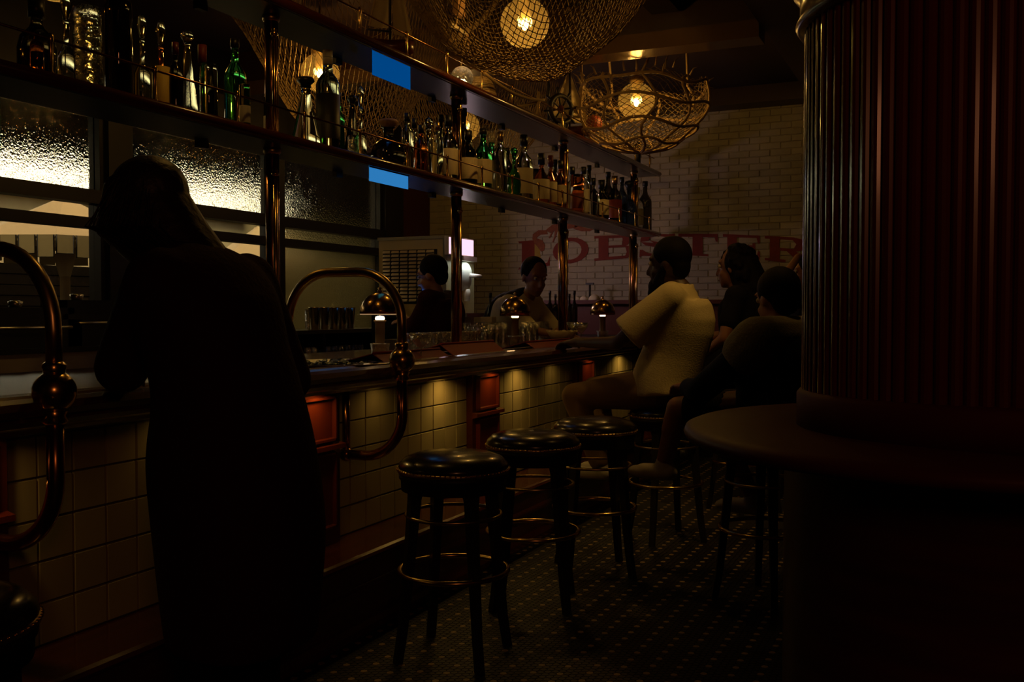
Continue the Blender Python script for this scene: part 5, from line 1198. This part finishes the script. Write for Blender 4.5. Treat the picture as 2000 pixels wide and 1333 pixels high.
# ---- long-haired woman, foreground
def coat(b, P_):
    trunk(b, P_, 1.14, 0)
    for s_ in 'LR': sleeve(b, P_, s_, 1.9, .085, .062)
    pel = P_['pelvis']
    loftE(b, [(P_['chest'], .15, .20), (P_['spine'], .165, .205), (pel, .19, .235), (pel + V((-.01, -.02, -.22)), .195, .240), (pel + V((-.02, -.01, -.44)), .18, .215), (pel + V((-.02, -.01, -.50)), .17, .205)])
def long_hair(b, P_, fd, up):
    f, s_, u = frame(fd, up); c = P_['head']
    b.ell(c + u * .035 - f * .03, (f * .108, s_ * .102, u * .104), 20, 14)
    b.chain([c - f * .03, c - f * .09 - u * .12, c - f * .17 - u * .24, c - f * .235 - u * .40, c - f * .25 - u * .56], [.105, .105, .10, .075, .03], 14)
    rnd = random.Random(3)
    for k in range(70):
        a = rnd.uniform(R(60), R(300)); st = c + u * .07 + (f * cos(a) * .08 + s_ * sin(a) * .08)
        p1 = c - u * .06 + (f * cos(a) * .118 + s_ * sin(a) * .112); q = V((0, sin(a) * .11, 0)); ln = rnd.uniform(.30, .5)
        p2 = c - f * (.11 - .09 * cos(a)) - u * .18 + q; p3 = c - f * (.20 - .07 * cos(a)) - u * .32 + q * rnd.uniform(.7, 1.2); p4 = p3 - f * rnd.uniform(.0, .06) - u * ln * .6
        b.chain([st, p1, p2, p3, p4], [.014, .020, .020, .017, .004], 8)
woman = person('long-haired person in dark maroon coat leaning on the bar, back to the camera', (-1.74, 2.03, 0), R(183),
    standing(pelvis=(.0, 0, .97), spine=(.02, 0, 1.15), chest=(.08, 0, 1.34), neck=(.20, .0, 1.50), head=(.30, .0, 1.632), look=(1, .1, -.15), shL=(.12, .14, 1.43), shR=(.08, -.17, 1.43), elL=(.30, .08, 1.20), elR=(.02, -.27, 1.15),
             haL=(.48, -.10, 1.165), haR=(.26, -.26, 1.10), anL=(-.02, .11, .09), anR=(.02, -.12, .09)),
    skin('shadow', (.25, .11, .06)), [('maroon_coat', coat, mat('maroon_coat_cloth', (.035, .003, .005), .85, spec=.12, bump=(60, .3)), .012), ('trousers', trousers, mat('navy_trousers', (.006, .006, .012), .85, spec=.12), .012), ('shoes', shoes, mat('dark_shoes', (.012, .01, .01), .5), .010)],
    (long_hair, brn_hair, .007), vox=.008)
hb = MB(); rnd = random.Random(5); P_h = V((.30, .0, 1.632)); nkk = V((.20, 0, 1.50))
for k in range(150):
    a = rnd.uniform(R(70), R(290)); st = P_h + V((-.02, 0, .07)) + V((cos(a) * .08, sin(a) * .08, rnd.uniform(-.03, .03)))
    w = rnd.uniform(0, .035); p1 = P_h + V((cos(a) * (.13 + w), sin(a) * (.125 + w), -.06)); p2 = P_h + V((-.20 + .06 * cos(a) - w, .12 * sin(a) + rnd.uniform(-.05, .04), -.18)); p3 = P_h + V((-.30 - w + rnd.uniform(-.03, .04), rnd.uniform(-.14, .10), -.34)); p4 = p3 + V((rnd.uniform(-.05, .04), rnd.uniform(-.06, .04), -rnd.uniform(.12, .28)))
    pts = []
    for i in range(13):
        q = i / 12 * 4; j = min(int(q), 3); w_ = q - j; L_ = [st, p1, p2, p3, p4]; pts.append(L_[j].lerp(L_[j + 1], w_) + V((0, .012 * sin(i * 1.3 + k), 0)))
    hb.tube(pts, .0024, 3, caps=False)
hb.obj('loose_strands', brn_hair, woman, kind='stuff')
print('OBJECTS TOTAL', len(bpy.data.objects), 'faces', sum(len(o.data.polygons) for o in bpy.data.objects if o.type == 'MESH'))
